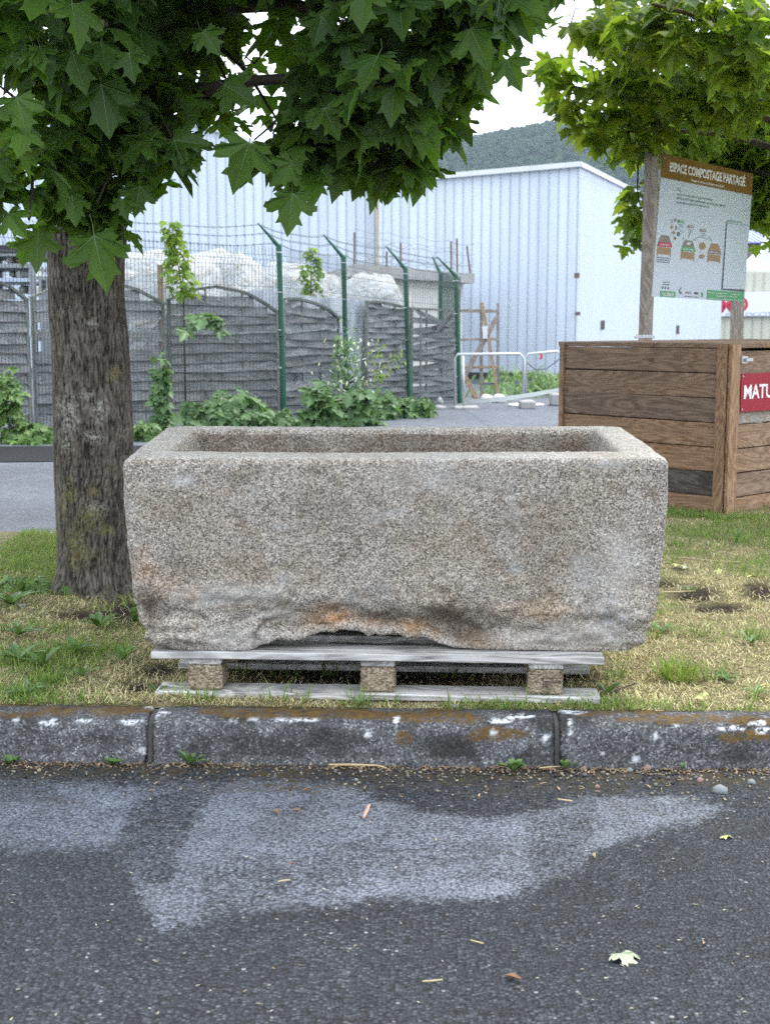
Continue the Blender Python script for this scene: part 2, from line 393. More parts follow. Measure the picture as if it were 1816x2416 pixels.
# --- asphalt sheet to the horizon
xs = np.unique(np.r_[-150, -100, -40, -15, -7, -4, np.arange(-2.4, 2.4, .012), 4, 7, 15, 40, 120, 450])
ys = np.unique(np.r_[-40, -15, -4, 0, 1, np.arange(1.7, 3.62, .012), 4.2, np.arange(5, 32, .5), 36, 45, 60, 90, 140, 250, 500, 900, 1500])
gx, gy = np.meshgrid(xs, ys, indexing='ij'); gx = gx.ravel(); gy = gy.ravel()
gzv = np.where(gy < 4, -.12, -.12 + .06*sstep(4.2, 6, gy) - .10*np.clip((gy-7)/12, 0, 1))
P = np.c_[gx, gy, gzv]
u, v, w = project(P); near = (gy > 1.5) & (gy < 3.65) & (np.abs(gx) < 2.5)
wob = (fbm(P*np.array([9, 9, 1]), 5, 3)-.5)*90 + (fbm(P*np.array([38, 38, 1]), 3, 5)-.5)*70
patch = [(-700,2030),(8,2003),(60,2012),(150,2008),(270,2003),(300,2040),(330,2120),(372,2196),(460,2184),(600,2166),(700,2144),(900,2118),(1000,2132),(1100,2132),(1200,2112),(1262,2098),(1300,2085),(1345,2060),(1392,2012),(1450,1990),(1500,1972),(1620,1950),(1720,1912),(1640,1880),(1550,1868),(1400,1888),(1250,1914),(1150,1926),(1000,1916),(900,1888),(800,1852),(700,1836),(500,1846),(400,1842),(0,1836),(-700,1830)]
sd = poly_sd(u, v, patch) + wob*.35
dry = sstep(-26, 24, sd)*(.55+.45*fbm(P*np.array([5, 7, 1]), 4, 77))
for pl, am in (([(300,1880),(520,1850),(455,1960),(395,2080),(340,2100),(270,2003)], .5), ([(1235,1930),(1400,1900),(1400,1990),(1330,2060),(1255,2080)], .38), ([(760,1980),(930,1960),(960,2070),(800,2110),(700,2120)], .22), ([(480,2060),(640,2000),(700,2080),(620,2160),(470,2180)], .25), ([(-700,1840),(130,1840),(160,1900),(-700,1930)], .35)):
    dry = dry*(1-am*sstep(-6, 14, poly_sd(u, v, pl)+wob*.4))
dry = np.where(near, dry, .22)
dry = np.where((gy > 4), .48+.55*fbm(P*np.array([.35, 1.4, 1]), 3, 8), dry)
dk = gy - (KL.y + (gx-KL.x)*KE.y/KE.x)                             # distance to the kerb foot (negative on the road)
moss = np.where(near, sstep(-.20, -.03, dk + wob*.0016)*.9 + .5*sstep(.58, .7, fbm(P*np.array([7, 9, 1]), 4, 21))*sstep(-.55, -.2, dk), 0)
soil = np.where(near, sstep(-.075, -.01, dk + wob*.0008), 0)
gz2 = gzv + np.where(near, (fbm(P*np.array([3, 3, 1]), 3, 2)-.5)*.008, 0)
gr = np_mesh('ground', np.c_[gx, gy, gz2], grid_faces(len(xs), len(ys))[:, ::-1], ASPHALT, attrs=dict(dry=np.clip(dry, 0, 1), moss=np.clip(moss, 0, 1), soil=soil), smooth=True)
tag(gr, 'grey asphalt yard and roadway with a paler worn patch', kind='structure')
# flip so that it looks up
gr.data.flip_normals() if gr.data.polygons[0].normal.z < 0 else None

# dark newer strip of asphalt along the foot of the fence
a, b, c, d = gpt(-300, 1095), gpt(300, 1088), gpt(420, 1052), gpt(-300, 1056)
mb = MB(); mb.add([p+Vector((0, 0, .006)) for p in (a, b, c, d)], [(0, 1, 2, 3)])
tag(mb.build('asphalt_strip', m_plain('fresh_asphalt', (.012,.013,.015), .8, .15, var=.3, nscale=30), fix=False), 'dark strip of newer asphalt along the fence', kind='structure')

# --- lawn
def far_edge(x): return 6.62 + 3.2*sstep(.55, 1.15, x) + .05*np.sin(x*2.3)
def lawn_z(x, y):
    P = np.c_[x, y, np.zeros_like(x)]
    return (fbm(P*2.2, 4, 11)-.5)*.035 + (fbm(P*14, 3, 12)-.5)*.012 - .004
nx, ny = 420, 260
tx, ty = np.meshgrid(np.linspace(0, 1, nx), np.linspace(0, 1, ny), indexing='ij'); tx = tx.ravel(); ty = ty.ravel()
lx = np.where(tx < .85, -2.6 + 5.4*tx/.85, 2.8 + 6*(tx-.85)/.15)
lx = np.where(tx < .04, -7 + 4.654*(tx/.04), lx)
y0 = KL.y + (lx-KL.x)*KE.y/KE.x + .125
ly = y0 + (far_edge(lx)-y0)*ty**1.15
lz = lawn_z(lx, ly)*sstep(0, .06, ty) - .10*sstep(.975, 1, ty) - .006*(1-sstep(0, .03, ty))
u, v, w = project(np.c_[lx, ly, lz])
def soil_px(u, v):
    r = 0
    for cx, cy, rx, ry in ((1640,1400,75,24),(1790,1392,50,26),(1560,1375,45,12),(1690,1432,90,14),(300,1440,70,40),(215,1450,110,16),(250,1395,60,22),(900,1590,420,40),(330,1620,60,18),(380,1580,60,22),(1300,1590,130,25),(1500,1400,40,18)):
        r = np.maximum(r, np.clip(1.35-np.hypot((u-cx)/rx, (v-cy)/ry), 0, 1))
    return r
LP = np.c_[lx, ly, lz]
bare = np.clip(soil_px(u, v)*1.4 - .5*fbm(LP*18, 4, 31), 0, 1)
lz = lz - .012*bare + bare*(fbm(LP*40, 2, 9)-.5)*.02
def m_lawn():
    s = NT('lawn_soil'); c = s.coord()
    n = s.noise(c, 22, 6, .7); n2 = s.noise(c, 160, 4, .7); n3 = s.noise(c, 4, 4)
    col = s.ramp(n2, [(.3, (.09,.072,.042)), (.5, (.28,.235,.135)), (.7, (.50,.44,.28))])
    col = s.mix(s.ramp(n, [(.45, 0), (.65, .7)]), col, s.mix(n2, (.05,.09,.02), (.20,.26,.08)))
    col = s.mix(s.attr('bare'), col, s.ramp(n2, [(.3, (.018,.013,.010)), (.7, (.075,.058,.045))]))
    return s.principled(col, .95, s.bump(s.math('ADD', n2, n), .9, .012), .1)
lw = np_mesh('lawn', np.c_[lx, ly, lz], grid_faces(nx, ny), m_lawn(), attrs=dict(bare=bare), smooth=True)
if lw.data.polygons[5000].normal.z < 0: lw.data.flip_normals()
tag(lw, 'patchy dry lawn island behind the kerb', kind='structure')

# --- grass blades and straw
def m_grass():
    s = NT('grass_blade'); col = s.attr('tint', 'Color')
    d = s.n('BsdfDiffuse'); s.put(d, 'Color', col); t = s.n('BsdfTranslucent'); s.put(t, 'Color', s.mix(1, col, (1.3,1.4,.8), 'MULTIPLY'))
    m = s.n('MixShader'); s.put(m, 0, .3); s.t.links.new(d.outputs[0], m.inputs[1]); s.t.links.new(t.outputs[0], m.inputs[2]); s.t.links.new(m.outputs[0], s.out.inputs['Surface']); return s.mat
GRASS = m_grass()
def blades(pos, yaw, lean, length, width, colour):
    "pos (n,3); lean 0 upright .. 1 flat; two segments each"
    n = len(pos); dx = np.c_[np.cos(yaw), np.sin(yaw), np.zeros(n)]; sx = np.c_[-np.sin(yaw), np.cos(yaw), np.zeros(n)]
    a1 = lean*1.25; a2 = np.minimum(lean*1.25+.55, 1.62)
    m = pos + (dx*np.sin(a1)[:, None] + np.array([0, 0, 1])*np.cos(a1)[:, None])*(length*.55)[:, None]
    t = m + (dx*np.sin(a2)[:, None] + np.array([0, 0, 1])*np.cos(a2)[:, None])*(length*.45)[:, None]
    w = width[:, None]/2
    V = np.stack([pos-sx*w, pos+sx*w, m-sx*w*.8, m+sx*w*.8, t], 1).reshape(-1, 3)
    b = np.arange(n)[:, None]*5
    T = np.concatenate([b+np.array([[0, 1, 3]]), b+np.array([[0, 3, 2]]), b+np.array([[2, 3, 4]])])
    return V, T, np.repeat(colour, 5, 0)
def lawn_points(n, x0, x1, y1=None):
    x = RNG.uniform(x0, x1, n); t = RNG.uniform(0, 1, n)
    ya = KL.y + (x-KL.x)*KE.y/KE.x + .12; yb = far_edge(x)-.05
    if y1 is not None: yb = np.minimum(yb, y1)
    y = ya + (yb-ya)*t**1.3
    return x, y
def occupied(x, y):
    "feet of the trough, the trunk and the compost bin"
    tr = (np.hypot(x-TRUNK[0], y-TRUNK[1]) < .15)
    return tr
TRUNK = ground(222, 1386, 0)
n = 165000
x, y = lawn_points(n, -1.75, 2.9); keep = ~occupied(x, y); x = x[keep]; y = y[keep]
z = lawn_z(x, y); GP = np.c_[x, y, z]; u, v, w = project(GP)
green = fbm(GP*np.array([3.2, 3.2, 0])+5, 4, 41)
green = green + .12*sstep(420, 150, u)*sstep(1640, 1400, v) + .12*sstep(1330, 1230, v)*sstep(1400, 1600, u) + .06*sstep(1280, 1240, v)*sstep(1500, 1600, u) - .06*sstep(1350, 1500, v)
bareP = np.clip(soil_px(u, v)*1.2 - .4*fbm(GP*18, 3, 31), 0, 1)
keep = RNG.uniform(0, 1, len(x)) > bareP*.85; x, y, z, green, u, v = (q[keep] for q in (x, y, z, green, u, v)); GP = GP[keep]
isg = RNG.uniform(0, 1, len(x)) < sstep(.46, .68, green)*.85
r = RNG.uniform(0, 1, len(x))[:, None]
straw = (1-r)*np.array([.46,.40,.21]) + r*np.array([.80,.73,.47])
straw = np.where(RNG.uniform(0, 1, len(x))[:, None] < .28, np.array([.17,.125,.065])*(0.7+.6*r), straw)
gcol = (1-r)*np.array([.10,.18,.045]) + r*np.array([.30,.38,.12])
colr = np.where(isg[:, None], gcol, straw)
ln = np.where(isg, RNG.uniform(.018, .05, len(x)), RNG.uniform(.012, .034, len(x)))
edge = sstep(1310, 1240, v)*(u > 1450); ln = ln*(1+.25*edge*isg)
lean = np.where(isg, RNG.uniform(.15, .9, len(x)), RNG.uniform(.55, 1.15, len(x)))
wd = np.where(isg, RNG.uniform(.0018, .0042, len(x)), RNG.uniform(.0014, .0032, len(x)))
V1, T1, C1 = blades(GP, RNG.uniform(0, 6.283, len(x)), lean, ln, wd, colr)
# taller tufts: along the bin's foot, round the trunk, under the pallet's edge, and the bright one on the right
tv, tt, tcx = [V1], [T1], [C1]; off = len(V1)
def tuft(cx, cy, n, rad, lmin, lmax, c0, c1, wmax=.004, leanmax=.75):
    global off
    a = RNG.uniform(0, 6.283, n); rr = rad*np.sqrt(RNG.uniform(0, 1, n)); X = cx+rr*np.cos(a); Y = cy+rr*np.sin(a)
    Pp = np.c_[X, Y, lawn_z(X, Y)-.002]; q = RNG.uniform(0, 1, n)[:, None]
    vv, ttt, cc = blades(Pp, a+RNG.normal(0, .6, n), RNG.uniform(.1, leanmax, n), RNG.uniform(lmin, lmax, n), RNG.uniform(.002, wmax, n), (1-q)*np.array(c0)+q*np.array(c1))
    tv.append(vv); tt.append(ttt+off); tcx.append(cc); off += len(vv)
DG, LG = (.08,.16,.035), (.28,.37,.11)
p = ground(1602, 1596); tuft(p.x, p.y, 190, .055, .05, .095, (.13,.22,.04), (.30,.38,.10))
for px, py in ((330,1335),(345,1380),(318,1420),(372,1395),(60,1340),(110,1290),(40,1400),(160,1330),(70,1560),(120,1610),(260,1470),(330,1500),(20,1480),(100,1470),(210,1660),(650,1660),(700,1662),(840,1664),(920,1662),(1250,1668),(1070,1672),(420,1655),(480,1657),(1680,1600),(1770,1500),(1600,1290),(1660,1265),(1745,1275),(1700,1300),(1580,1330),(1540,1500),(1780,1650),(1450,1600),(1640,1500)):
    p = ground(px, py); tuft(p.x, p.y, random.randint(14, 34), random.uniform(.02, .06), .03, .085, DG, LG)
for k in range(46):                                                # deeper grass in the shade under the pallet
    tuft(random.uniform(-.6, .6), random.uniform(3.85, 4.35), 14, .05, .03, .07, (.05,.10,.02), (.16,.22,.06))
for t in np.linspace(0, 1, 26):                                    # along the foot of the compost bin
    p = ground(1580+125*t, 1212+14*t); tuft(p.x, p.y-.02, 12, .03, .02, .055, DG, LG)
    p = ground(1705+190*t, 1226-18*t); tuft(p.x, p.y-.02, 12, .03, .02, .05, DG, LG)
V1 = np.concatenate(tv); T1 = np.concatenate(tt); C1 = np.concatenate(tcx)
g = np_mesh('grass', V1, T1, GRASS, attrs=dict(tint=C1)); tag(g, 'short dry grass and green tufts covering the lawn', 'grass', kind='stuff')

# --- kerb stones
kerb = thing('kerb', (KL.x, KL.y, -.12), 'row of old concrete kerb stones with moss and flaking white paint', None, kind='structure')
prof = [(-.004,-.14),(0,-.12),(.003,-.10),(.006,-.075),(.008,-.05),(.012,-.032),(.019,-.018),(.029,-.008),(.042,-.003),(.06,0),(.085,.001),(.11,0),(.128,-.002),(.132,-.012),(.132,-.1)]
pp = []
for i in range(len(prof)-1):
    L = math.dist(prof[i], prof[i+1]); k = max(1, int(L/.007))
    for j in range(k): pp.append(tuple(prof[i][q]+(prof[i+1][q]-prof[i][q])*j/k for q in (0, 1)))
pp.append(prof[-1]); pp = np.array(pp)
def kerb_s(px): return (ground(px, 1805, -.12)-KL).dot(KE)
joints = [(-2.3, -1.16), (-1.15, kerb_s(351)-.006), (kerb_s(351)+.006, kerb_s(1312)-.006), (kerb_s(1312)+.006, kerb_s(1312)+1.05), (kerb_s(1312)+1.062, kerb_s(1312)+2.1)]
WHITE_PX = [(40,1703,24,12),(115,1706,34,11),(205,1700,40,10),(310,1703,38,7),(385,1686,40,10),(360,1672,30,8),(600,1700,46,6),(700,1699,70,6),(560,1702,20,10),(935,1700,14,14),(950,1702,18,10),(1180,1700,46,10),(1230,1690,40,8),(1165,1730,14,12),(1290,1745,14,20),(1345,1712,9,24),(1352,1678,45,10),(1580,1716,40,9),(1545,1735,9,16),(1500,1785,14,18),(1720,1720,50,8),(1800,1722,24,8),(1780,1705,30,8),(340,1775,14,10),(150,1727,12,6),(1560,1755,8,8),(1420,1782,10,6),(870,1730,14,8)]
MOSS_PX = [(200,1680,150,20),(300,1672,90,16),(620,1683,140,18),(500,1676,60,14),(760,1684,190,16),(1000,1690,160,20),(1640,1697,120,18),(1780,1738,60,16),(1730,1740,40,14),(950,1740,30,24),(1150,1735,60,26),(1215,1732,50,14),(1090,1700,60,14),(1490,1698,60,9)]
for s0, s1 in joints:
    ns = int((s1-s0)/.009)+2; S = np.linspace(s0, s1, ns)
    A = np.repeat(S, len(pp)); B = np.tile(pp, (ns, 1))
    X = KL.x + KE.x*A + KN.x*B[:, 0]; Y = KL.y + KE.y*A + KN.y*B[:, 0]; Z = B[:, 1].copy()
    Pk = np.c_[X, Y, Z]
    endr = np.minimum(A-s0, s1-A); rnd_ = .006*(1-sstep(0, .012, endr))
    ampl = (fbm(Pk*26, 4, 51)-.5)*.010 + (fbm(Pk*120, 2, 52)-.5)*.003
    topf = sstep(-.02, -.002, Z)
    Y = Y + KN.y*rnd_ + (1-topf)*ampl; Z = Z - rnd_*topf + topf*ampl*.7
    Pk = np.c_[X, Y, Z]; u, v, w = project(Pk)
    nz1 = fbm(Pk*np.array([40, 60, 60]), 4, 53); nz2 = fbm(Pk*np.array([14, 20, 20]), 4, 54)
    white = 0; mo = 0
    for cx, cy, rx, ry in WHITE_PX: white = np.maximum(white, 1.25-np.hypot((u-cx)/rx, (v-cy)/ry)**2)
    mo = mo + topf*.62*sstep(.40, .55, fbm(Pk*np.array([5, 8, 8]), 3, 57))
    for cx, cy, rx, ry in MOSS_PX: mo = np.maximum(mo, 1.3-np.hypot((u-cx)/rx, (v-cy)/ry)**2)
    white = sstep(.50, .72, np.clip(white, 0, 1)*.70 + (nz1-.5)*1.5)*.85; mo = sstep(.35, .75, np.clip(mo, 0, 1)*.8 + (nz2-.5)*1.2)
    offp = (u < 0) | (u > 1816); mo = np.where(offp, sstep(.5, .62, nz2)*topf, mo)
    black = np.clip(sstep(.48, .66, nz2)*.75*(Z > -.1) + topf*.35 + .5*sstep(900, 1250, u)*sstep(1500, 1300, u)*sstep(.42, .6, nz2), 0, 1)
    ko = np_mesh('kerb_stone', Pk, grid_faces(ns, len(pp)), KERB, kerb, loc=(KL.x, KL.y, -.12), attrs=dict(white=white, moss=mo, black=black), smooth=True)
    bm = bmesh.new(); bm.from_mesh(ko.data)
    bmesh.ops.holes_fill(bm, edges=[e for e in bm.edges if e.is_boundary], sides=0)
    bmesh.ops.recalc_face_normals(bm, faces=bm.faces); bm.to_mesh(ko.data); bm.free()
MORTAR = m_plain('mortar', (.085,.083,.078), .95, var=.45, nscale=90, bump=.8)
for sj in (kerb_s(351), kerb_s(1312)):
    mb = MB(); c0 = KL+KE*sj
    pts = [Vector((c0.x+KN.x*(a+.011), c0.y+KN.y*(a+.011), b-.009)) for a, b in prof[:-1]]
    mb.prism([p-KE*.0065 for p in pts], KE*.013); mb.build('mortar_joint', MORTAR, kerb)

# --- far hill and its wood
HX0, HX1 = -150, 450
def hill_h(x, y):
    P = np.c_[x/260, y/260, 0*x]
    base = 148 + 42*sstep(-70, 230, x) + 12*(fbm(P, 3, 61)-.5)
    return base*sstep(820, 1330, y) - .2
hx, hy = np.meshgrid(np.linspace(HX0, HX1, 60), np.linspace(800, 1500, 40), indexing='ij'); hx = hx.ravel(); hy = hy.ravel()
hz = hill_h(hx, hy)
FOREST = None
def m_forest():
    s = NT('wood_crown'); r = s.island(); n = s.noise(s.coord(), .6, 4, .7)
    col = s.mix(r, (.017,.042,.026), (.042,.074,.036)); col = s.mix(1, col, s.ramp(n, [(.3, .3), (.7, 1.5)]), 'MULTIPLY')
    return s.principled(col, .9, s.bump(n, 1, 2.5), .1)
FOREST = m_forest()
ho = np_mesh('hill', np.c_[hx, hy, hz], grid_faces(60, 40), FOREST, smooth=True); tag(ho, 'wooded hill rising behind the warehouses', kind='structure')
if ho.data.polygons[0].normal.z < 0: ho.data.flip_normals()
bm = bmesh.new(); bmesh.ops.create_icosphere(bm, subdivisions=2, radius=1); bm.verts.ensure_lookup_table()
IV = np.array([v.co[:] for v in bm.verts]); IT = np.array([[v.index for v in f.verts] for f in bm.faces]); bm.free()
bm = bmesh.new(); bmesh.ops.create_icosphere(bm, subdivisions=1, radius=1)
IV1 = np.array([v.co[:] for v in bm.verts]); IT1 = np.array([[v.index for v in f.verts] for f in bm.faces]); bm.free()
nt = 8500; fx = RNG.uniform(-80, 420, nt); fy = 850+RNG.uniform(0, 1, nt)**.8*560; fr = RNG.uniform(2.0, 4.2, nt); fz = hill_h(fx, fy)+fr*.5
V = []; T = []
for i in range(nt):
    q = IV*np.array([1, 1, 1.15])*fr[i]*(1+.5*(vnoise(IV*1.9+i*3.1, i % 50)-.5))[:, None]
    V.append(q+np.array([fx[i], fy[i], fz[i]])); T.append(IT+i*len(IV))
fo = np_mesh('forest', np.concatenate(V), np.concatenate(T), FOREST); tag(fo, 'dense green wood covering the far hill', 'wood', kind='stuff')

# ================================================================== buildings
def m_clad(name, base, dirt):
    s = NT(name); c = s.coord('Object'); n = s.noise(s.coord(scale=(5, 5, .22), rnd=11.0), 2.2, 5, .65); n2 = s.noise(c, .7, 3)
    col = s.mix(s.ramp(n, [(.48, 0), (.74, .6)]), base, dirt); col = s.hsv(col, v=s.math('MULTIPLY_ADD', s.rnd(), .10, .95))
    col = s.hsv(col, v=s.math('MULTIPLY_ADD', n2, .16, .92))
    return s.principled(col, .5, None, .4)
CLAD = m_clad('pale_blue_cladding', (.555,.63,.715), (.46,.50,.54)); RIB = m_plain('dark_rib_steel', (.33,.385,.455), .55)
TRIM = m_plain('roof_edge_trim', (.60,.62,.62), .6, var=.25, nscale=3); STREAK = m_plain('rust_streak', (.42,.36,.28), .7, var=.3, nscale=6)
ROOFM = m_plain('grey_roof_sheet', (.30,.31,.32), .7); CONC = m_plain('grey_concrete', (.33,.33,.32), .9, var=.3, nscale=6, bump=.4); DARKGAP = m_plain('dark_plinth_and_backing', (.05,.05,.05), .9)
C0 = plan = at(1360, 760, 27.4); C1 = at(885, 760, 29.6); CW = at(-260, 760, 31.5)
zb = gz(40)
def ztop_at(px, py, A, B): return onplane(px, py, A, B).z
def clad_wall(parent, A, B, zA, zB, step, joined=False, rib=.016, z0=None, mats=(CLAD, RIB)):
    "vertical cladding from A to B, each sheet between two ribs its own piece"
    z0 = zb+.14 if z0 is None else z0
    A2, B2 = Vector((A[0], A[1], 0)), Vector((B[0], B[1], 0)); L = (B2-A2).length; e = (B2-A2)/L; nn = Vector((e.y, -e.x, 0))
    if nn.y > 0: nn = -nn
    k = int(L/step); big = MB()
    for i in range(k):
        s0, s1 = i*L/k, (i+1)*L/k; mb = big if joined else MB()
        za, zc = zA+(zB-zA)*s0/L, zA+(zB-zA)*s1/L
        p, q = A2+e*s0, A2+e*s1
        q2 = q-e*(L/k*.17)
        mb.add([p+Vector((0,0,z0)), q2+Vector((0,0,z0)), q2+Vector((0,0,zc)), p+Vector((0,0,za))], [(0,1,2,3)], 0)
        m1 = q2+e*(L/k*.04)+nn*rib; m2 = q2+e*(L/k*.15)+nn*rib
        pr = [q2, m1, m2, q]
        for j in range(3):
            a_, b_ = pr[j], pr[j+1]
            mb.add([a_+Vector((0,0,z0)), b_+Vector((0,0,z0)), b_+Vector((0,0,zc)), a_+Vector((0,0,zc))], [(0,1,2,3)], 1 if j == 1 else 0)
        mb.add([p-nn*.05+Vector((0,0,z0)), q-nn*.05+Vector((0,0,z0)), q-nn*.05+Vector((0,0,zc)), p-nn*.05+Vector((0,0,za))], [(3,2,1,0)], 0)
        if not joined: mb.build('cladding_sheet', list(mats), parent, loc=(p.x, p.y, z0), fix=False)
    if joined: tag(big.build('cladding', list(mats), parent, fix=False), kind='stuff')
def strip(parent, name, pts, w, d, mat_):
    mb = MB()
    for a_, b_ in zip(pts[:-1], pts[1:]): mb.bar(a_, b_, w, d, ext=.02)
    return mb.build(name, mat_, parent)
# central warehouse: the long side and the end that runs away to the right
cw = thing('warehouse', (C0.x, C0.y, zb), 'pale blue steel-clad warehouse with its corner towards the yard', 'building')
zc0 = at(1360, 392, C0.y).z; zc1 = at(885, 434, C1.y).z
clad_wall(cw, C1, C0, zc1, zc0, .2)
dirR = at(1456, 760, 31.4)-C0; C2 = C0 + Vector((dirR.x, dirR.y, 0))*5.6
zc2 = zc0 - .0
clad_wall(cw, C0, C2, zc0, zc2, .2, joined=True, rib=.006)
strip(cw, 'roof_edge', [(C1.x, C1.y-.06, zc1+.03), (C0.x, C0.y-.06, zc0+.03)], .14, .10, TRIM)
strip(cw, 'roof_edge', [(C0.x-.04, C0.y-.06, zc0+.03), (C2.x-.04, C2.y-.06, zc2+.03)], .14, .10, TRIM)
mb = MB(); mb.add([(C1.x,C1.y+.1,zc1),(C0.x,C0.y+.1,zc0),(C2.x,C2.y,zc2),(C2.x-14,C2.y+6,zc2+.6),(C1.x-6,C1.y+18,zc1+.8)], [(0,1,2,3,4)]); mb.build('roof', ROOFM, cw, fix=False)
mb = MB(); e = (C0-C1).normalized()
for a_, b_ in ((C1, C0), (C0, C2)):
    mb.bar((a_.x, a_.y+.06, zb+.06), (b_.x, b_.y+.06, zb+.06), .1, .2)
mb.build('plinth', DARKGAP, cw)
mb = MB(); mb.bar((C1.x+.05, C1.y-.03, zb+.3), (C1.x+.05, C1.y-.03, zc1), .10, .03, up=(0, 1, 0)); mb.build('corner_flashing', STREAK, cw)
for px, py, h_ in ((1360, 650, .10), (1420, 767, .2), (1597, 778, .25), (1362, 740, .07)):
    A_, B_ = (C0, C2); p = onplane(px, py, A_, B_, .03); mb = MB(); mb.box((p.x-.05, p.y-.02, p.z-h_/2), (p.x+.05, p.y+.02, p.z+h_/2)); mb.build('wall_fitting', RUSTY, cw)
# left warehouse gable
lw_ = thing('gabled_warehouse', (C1.x-6, C1.y+.4, zb), 'taller pale blue warehouse gable behind the fence and the left tree', 'building')
A1 = Vector((C1.x-.02, C1.y+.25, 0)); B1 = Vector((CW.x, CW.y+.25, 0))
zs = [(885, 436), (533, 316), (250, 232), (-260, 380)]
pts = []
for px, py in zs:
    p = onplane(px, py, A1, B1); pts.append(p)
for a_, b_ in zip(pts[:-1], pts[1:]):
    clad_wall(lw_, (b_.x, b_.y), (a_.x, a_.y), b_.z, a_.z, .2)
strip(lw_, 'roof_edge', [p+Vector((0, -.07, .03)) for p in pts], .14, .09, TRIM)
mb = MB()
for a_, b_ in zip(pts[:-1], pts[1:]): mb.add([a_, b_, b_+Vector((0, 20, 0)), a_+Vector((0, 20, 0))], [(0,1,2,3)])
mb.build('roof', ROOFM, lw_, fix=False)
# low annex with a concrete roof edge, steel rods on it
E1 = at(836, 640, 22.6); E2 = at(1119, 655, 27.2)
ax = thing('low_annex', (E1.x, E1.y, zb), 'low flat-roofed annex with a grey concrete roof edge and steel rods', 'building')
zt = at(836, 622, E1.y).z; zt2 = at(1119, 646, E2.y).z; zt = (zt+zt2)/2
mb = MB(); dv = (E2-E1); dv.z = 0; pv = Vector((-dv.y, dv.x, 0)).normalized()
base = [Vector((E1.x,E1.y,0)), Vector((E2.x,E2.y,0)), Vector((E2.x-.3,E2.y+.6,0)), Vector((E1.x-.8,E1.y+5.2,0))]
mb.prism([p+Vector((0,0,zt-.19)) for p in base], (0,0,.19)); mb.build('roof_slab', CONC, ax)
mb = MB(); inn = [p+pv*.25-dv.normalized()*0 for p in base[:2]]+base[2:]
mb.prism([p+Vector((0,0,zb)) for p in inn], (0,0,zt-.192-zb)); mb.build('wall', m_plain('white_render', (.62,.61,.57), .85, var=.16, nscale=4), ax)
for px, p0, p1 in ((836,547,626),(945,572,640),(912,592,612),(1064,568,650),(1078,562,648),(1109,580,652)):
    k = plan_at(px, E1, E2); b_ = E1+(E2-E1)*k; q = onplane(px, p0, E1, E2); mb = MB(); mb.bar((b_.x, b_.y+.1, zt-.05), (q.x-.06 if px == 1109 else q.x, q.y+.1, q.z), .035, .035, up=(0, 1, 0)); mb.build('rod', RUSTY, ax)
mb = MB()
for r_ in range(3):
    zz = zt+.18+.2*r_; prev = None; pl = []
    for i in range(61):
        t = i/60; b_ = E1+(E2-E1)*t; pl.append((b_.x, b_.y+.1, zz-.05*math.sin(math.pi*(t*4 % 1))))
    mb.tube(pl, .004, 3)
for k0 in range(6):
    t = .05+.14*k0; b_ = E1+(E2-E1)*t; pl = [(b_.x+.28*math.cos(a_/16*6.283), b_.y+.1+.1*math.sin(a_/16*6.283), zt+.25+.2*math.sin(a_/16*6.283)) for a_ in range(17)]; mb.tube(pl, .0035, 3)
mb.build('barbed_wire', BARB, ax)
# far right: beige hall with a sign board, white gabled house and a blue roof
R0 = at(1690, 700, 58); R1 = at(2100, 700, 60)
bh = thing('beige_hall', (R0.x, R0.y, zb), 'beige corrugated hall with a white sign board in red and grey lettering', 'building')
BEIGE = m_plain('beige_cladding', (.55,.55,.46), .6, var=.06, nscale=2); BEIGE2 = m_plain('beige_cladding_groove', (.42,.42,.35), .6)
zr = at(1790, 690, 58).z
clad_wall(bh, R0, R1, onplane(1700, 640, R0, R1).z, onplane(1700, 640, R0, R1).z, .42, rib=.05, mats=(BEIGE, BEIGE2), z0=zb)
mb = MB(); q = [onplane(1690, 746, R0, R1, .25), onplane(2060, 746, R0, R1, .25), onplane(2060, 684, R0, R1, .25), onplane(1690, 690, R0, R1, .25)]
mb.prism(q, (0, .15, 0)); board = mb.build('sign_board', m_plain('white_board', (.72,.76,.80), .5, var=.03), bh)
wh = thing('white_house', (R1.x, 66, zb), 'white house gable under a shallow pale roof at the right edge', 'building')
WHITEW = m_plain('white_render_far', (.66,.68,.68), .8, var=.06); Yh = 66
mb = MB(); mb.prism([at(1757, 634, Yh), at(2000, 660, Yh), at(2000, 470, Yh), at(1880, 470, Yh), at(1808, 583, Yh), at(1762, 628, Yh)], (0, 1.5, 0)); mb.build('gable', WHITEW, wh)
mb = MB(); mb.prism([at(1757, 648, Yh-.3), at(2000, 690, Yh-.3), at(2000, 655, Yh-.3), at(1757, 632, Yh-.3)], (0, .5, 0)); mb.build('fascia', m_plain('white_fascia', (.72,.72,.70), .6), wh)
mb = MB(); mb.prism([at(1780, 649, Yh-.1), at(2000, 720, Yh-.1), at(2000, 664, Yh-.1)], (0, .3, 0)); mb.build('awning', m_plain('blue_awning', (.09,.19,.36), .6), wh)
bl = thing('blue_roofed_building', (at(1790, 760, 74).x, 74, zb), 'dark stone building with a blue ribbed metal roof at the right edge', 'building')
mb = MB(); mb.prism([at(1740, 700, 74), at(2050, 700, 74), at(2050, 560, 74), at(1740, 573, 74)], (0, 6, 0)); mb.build('wall', m_plain('dark_stone_wall', (.20,.17,.16), .9, var=.3, nscale=3), bl)
zA_, zB_ = at(1740, 573, 73.6), at(1740, 545, 77)
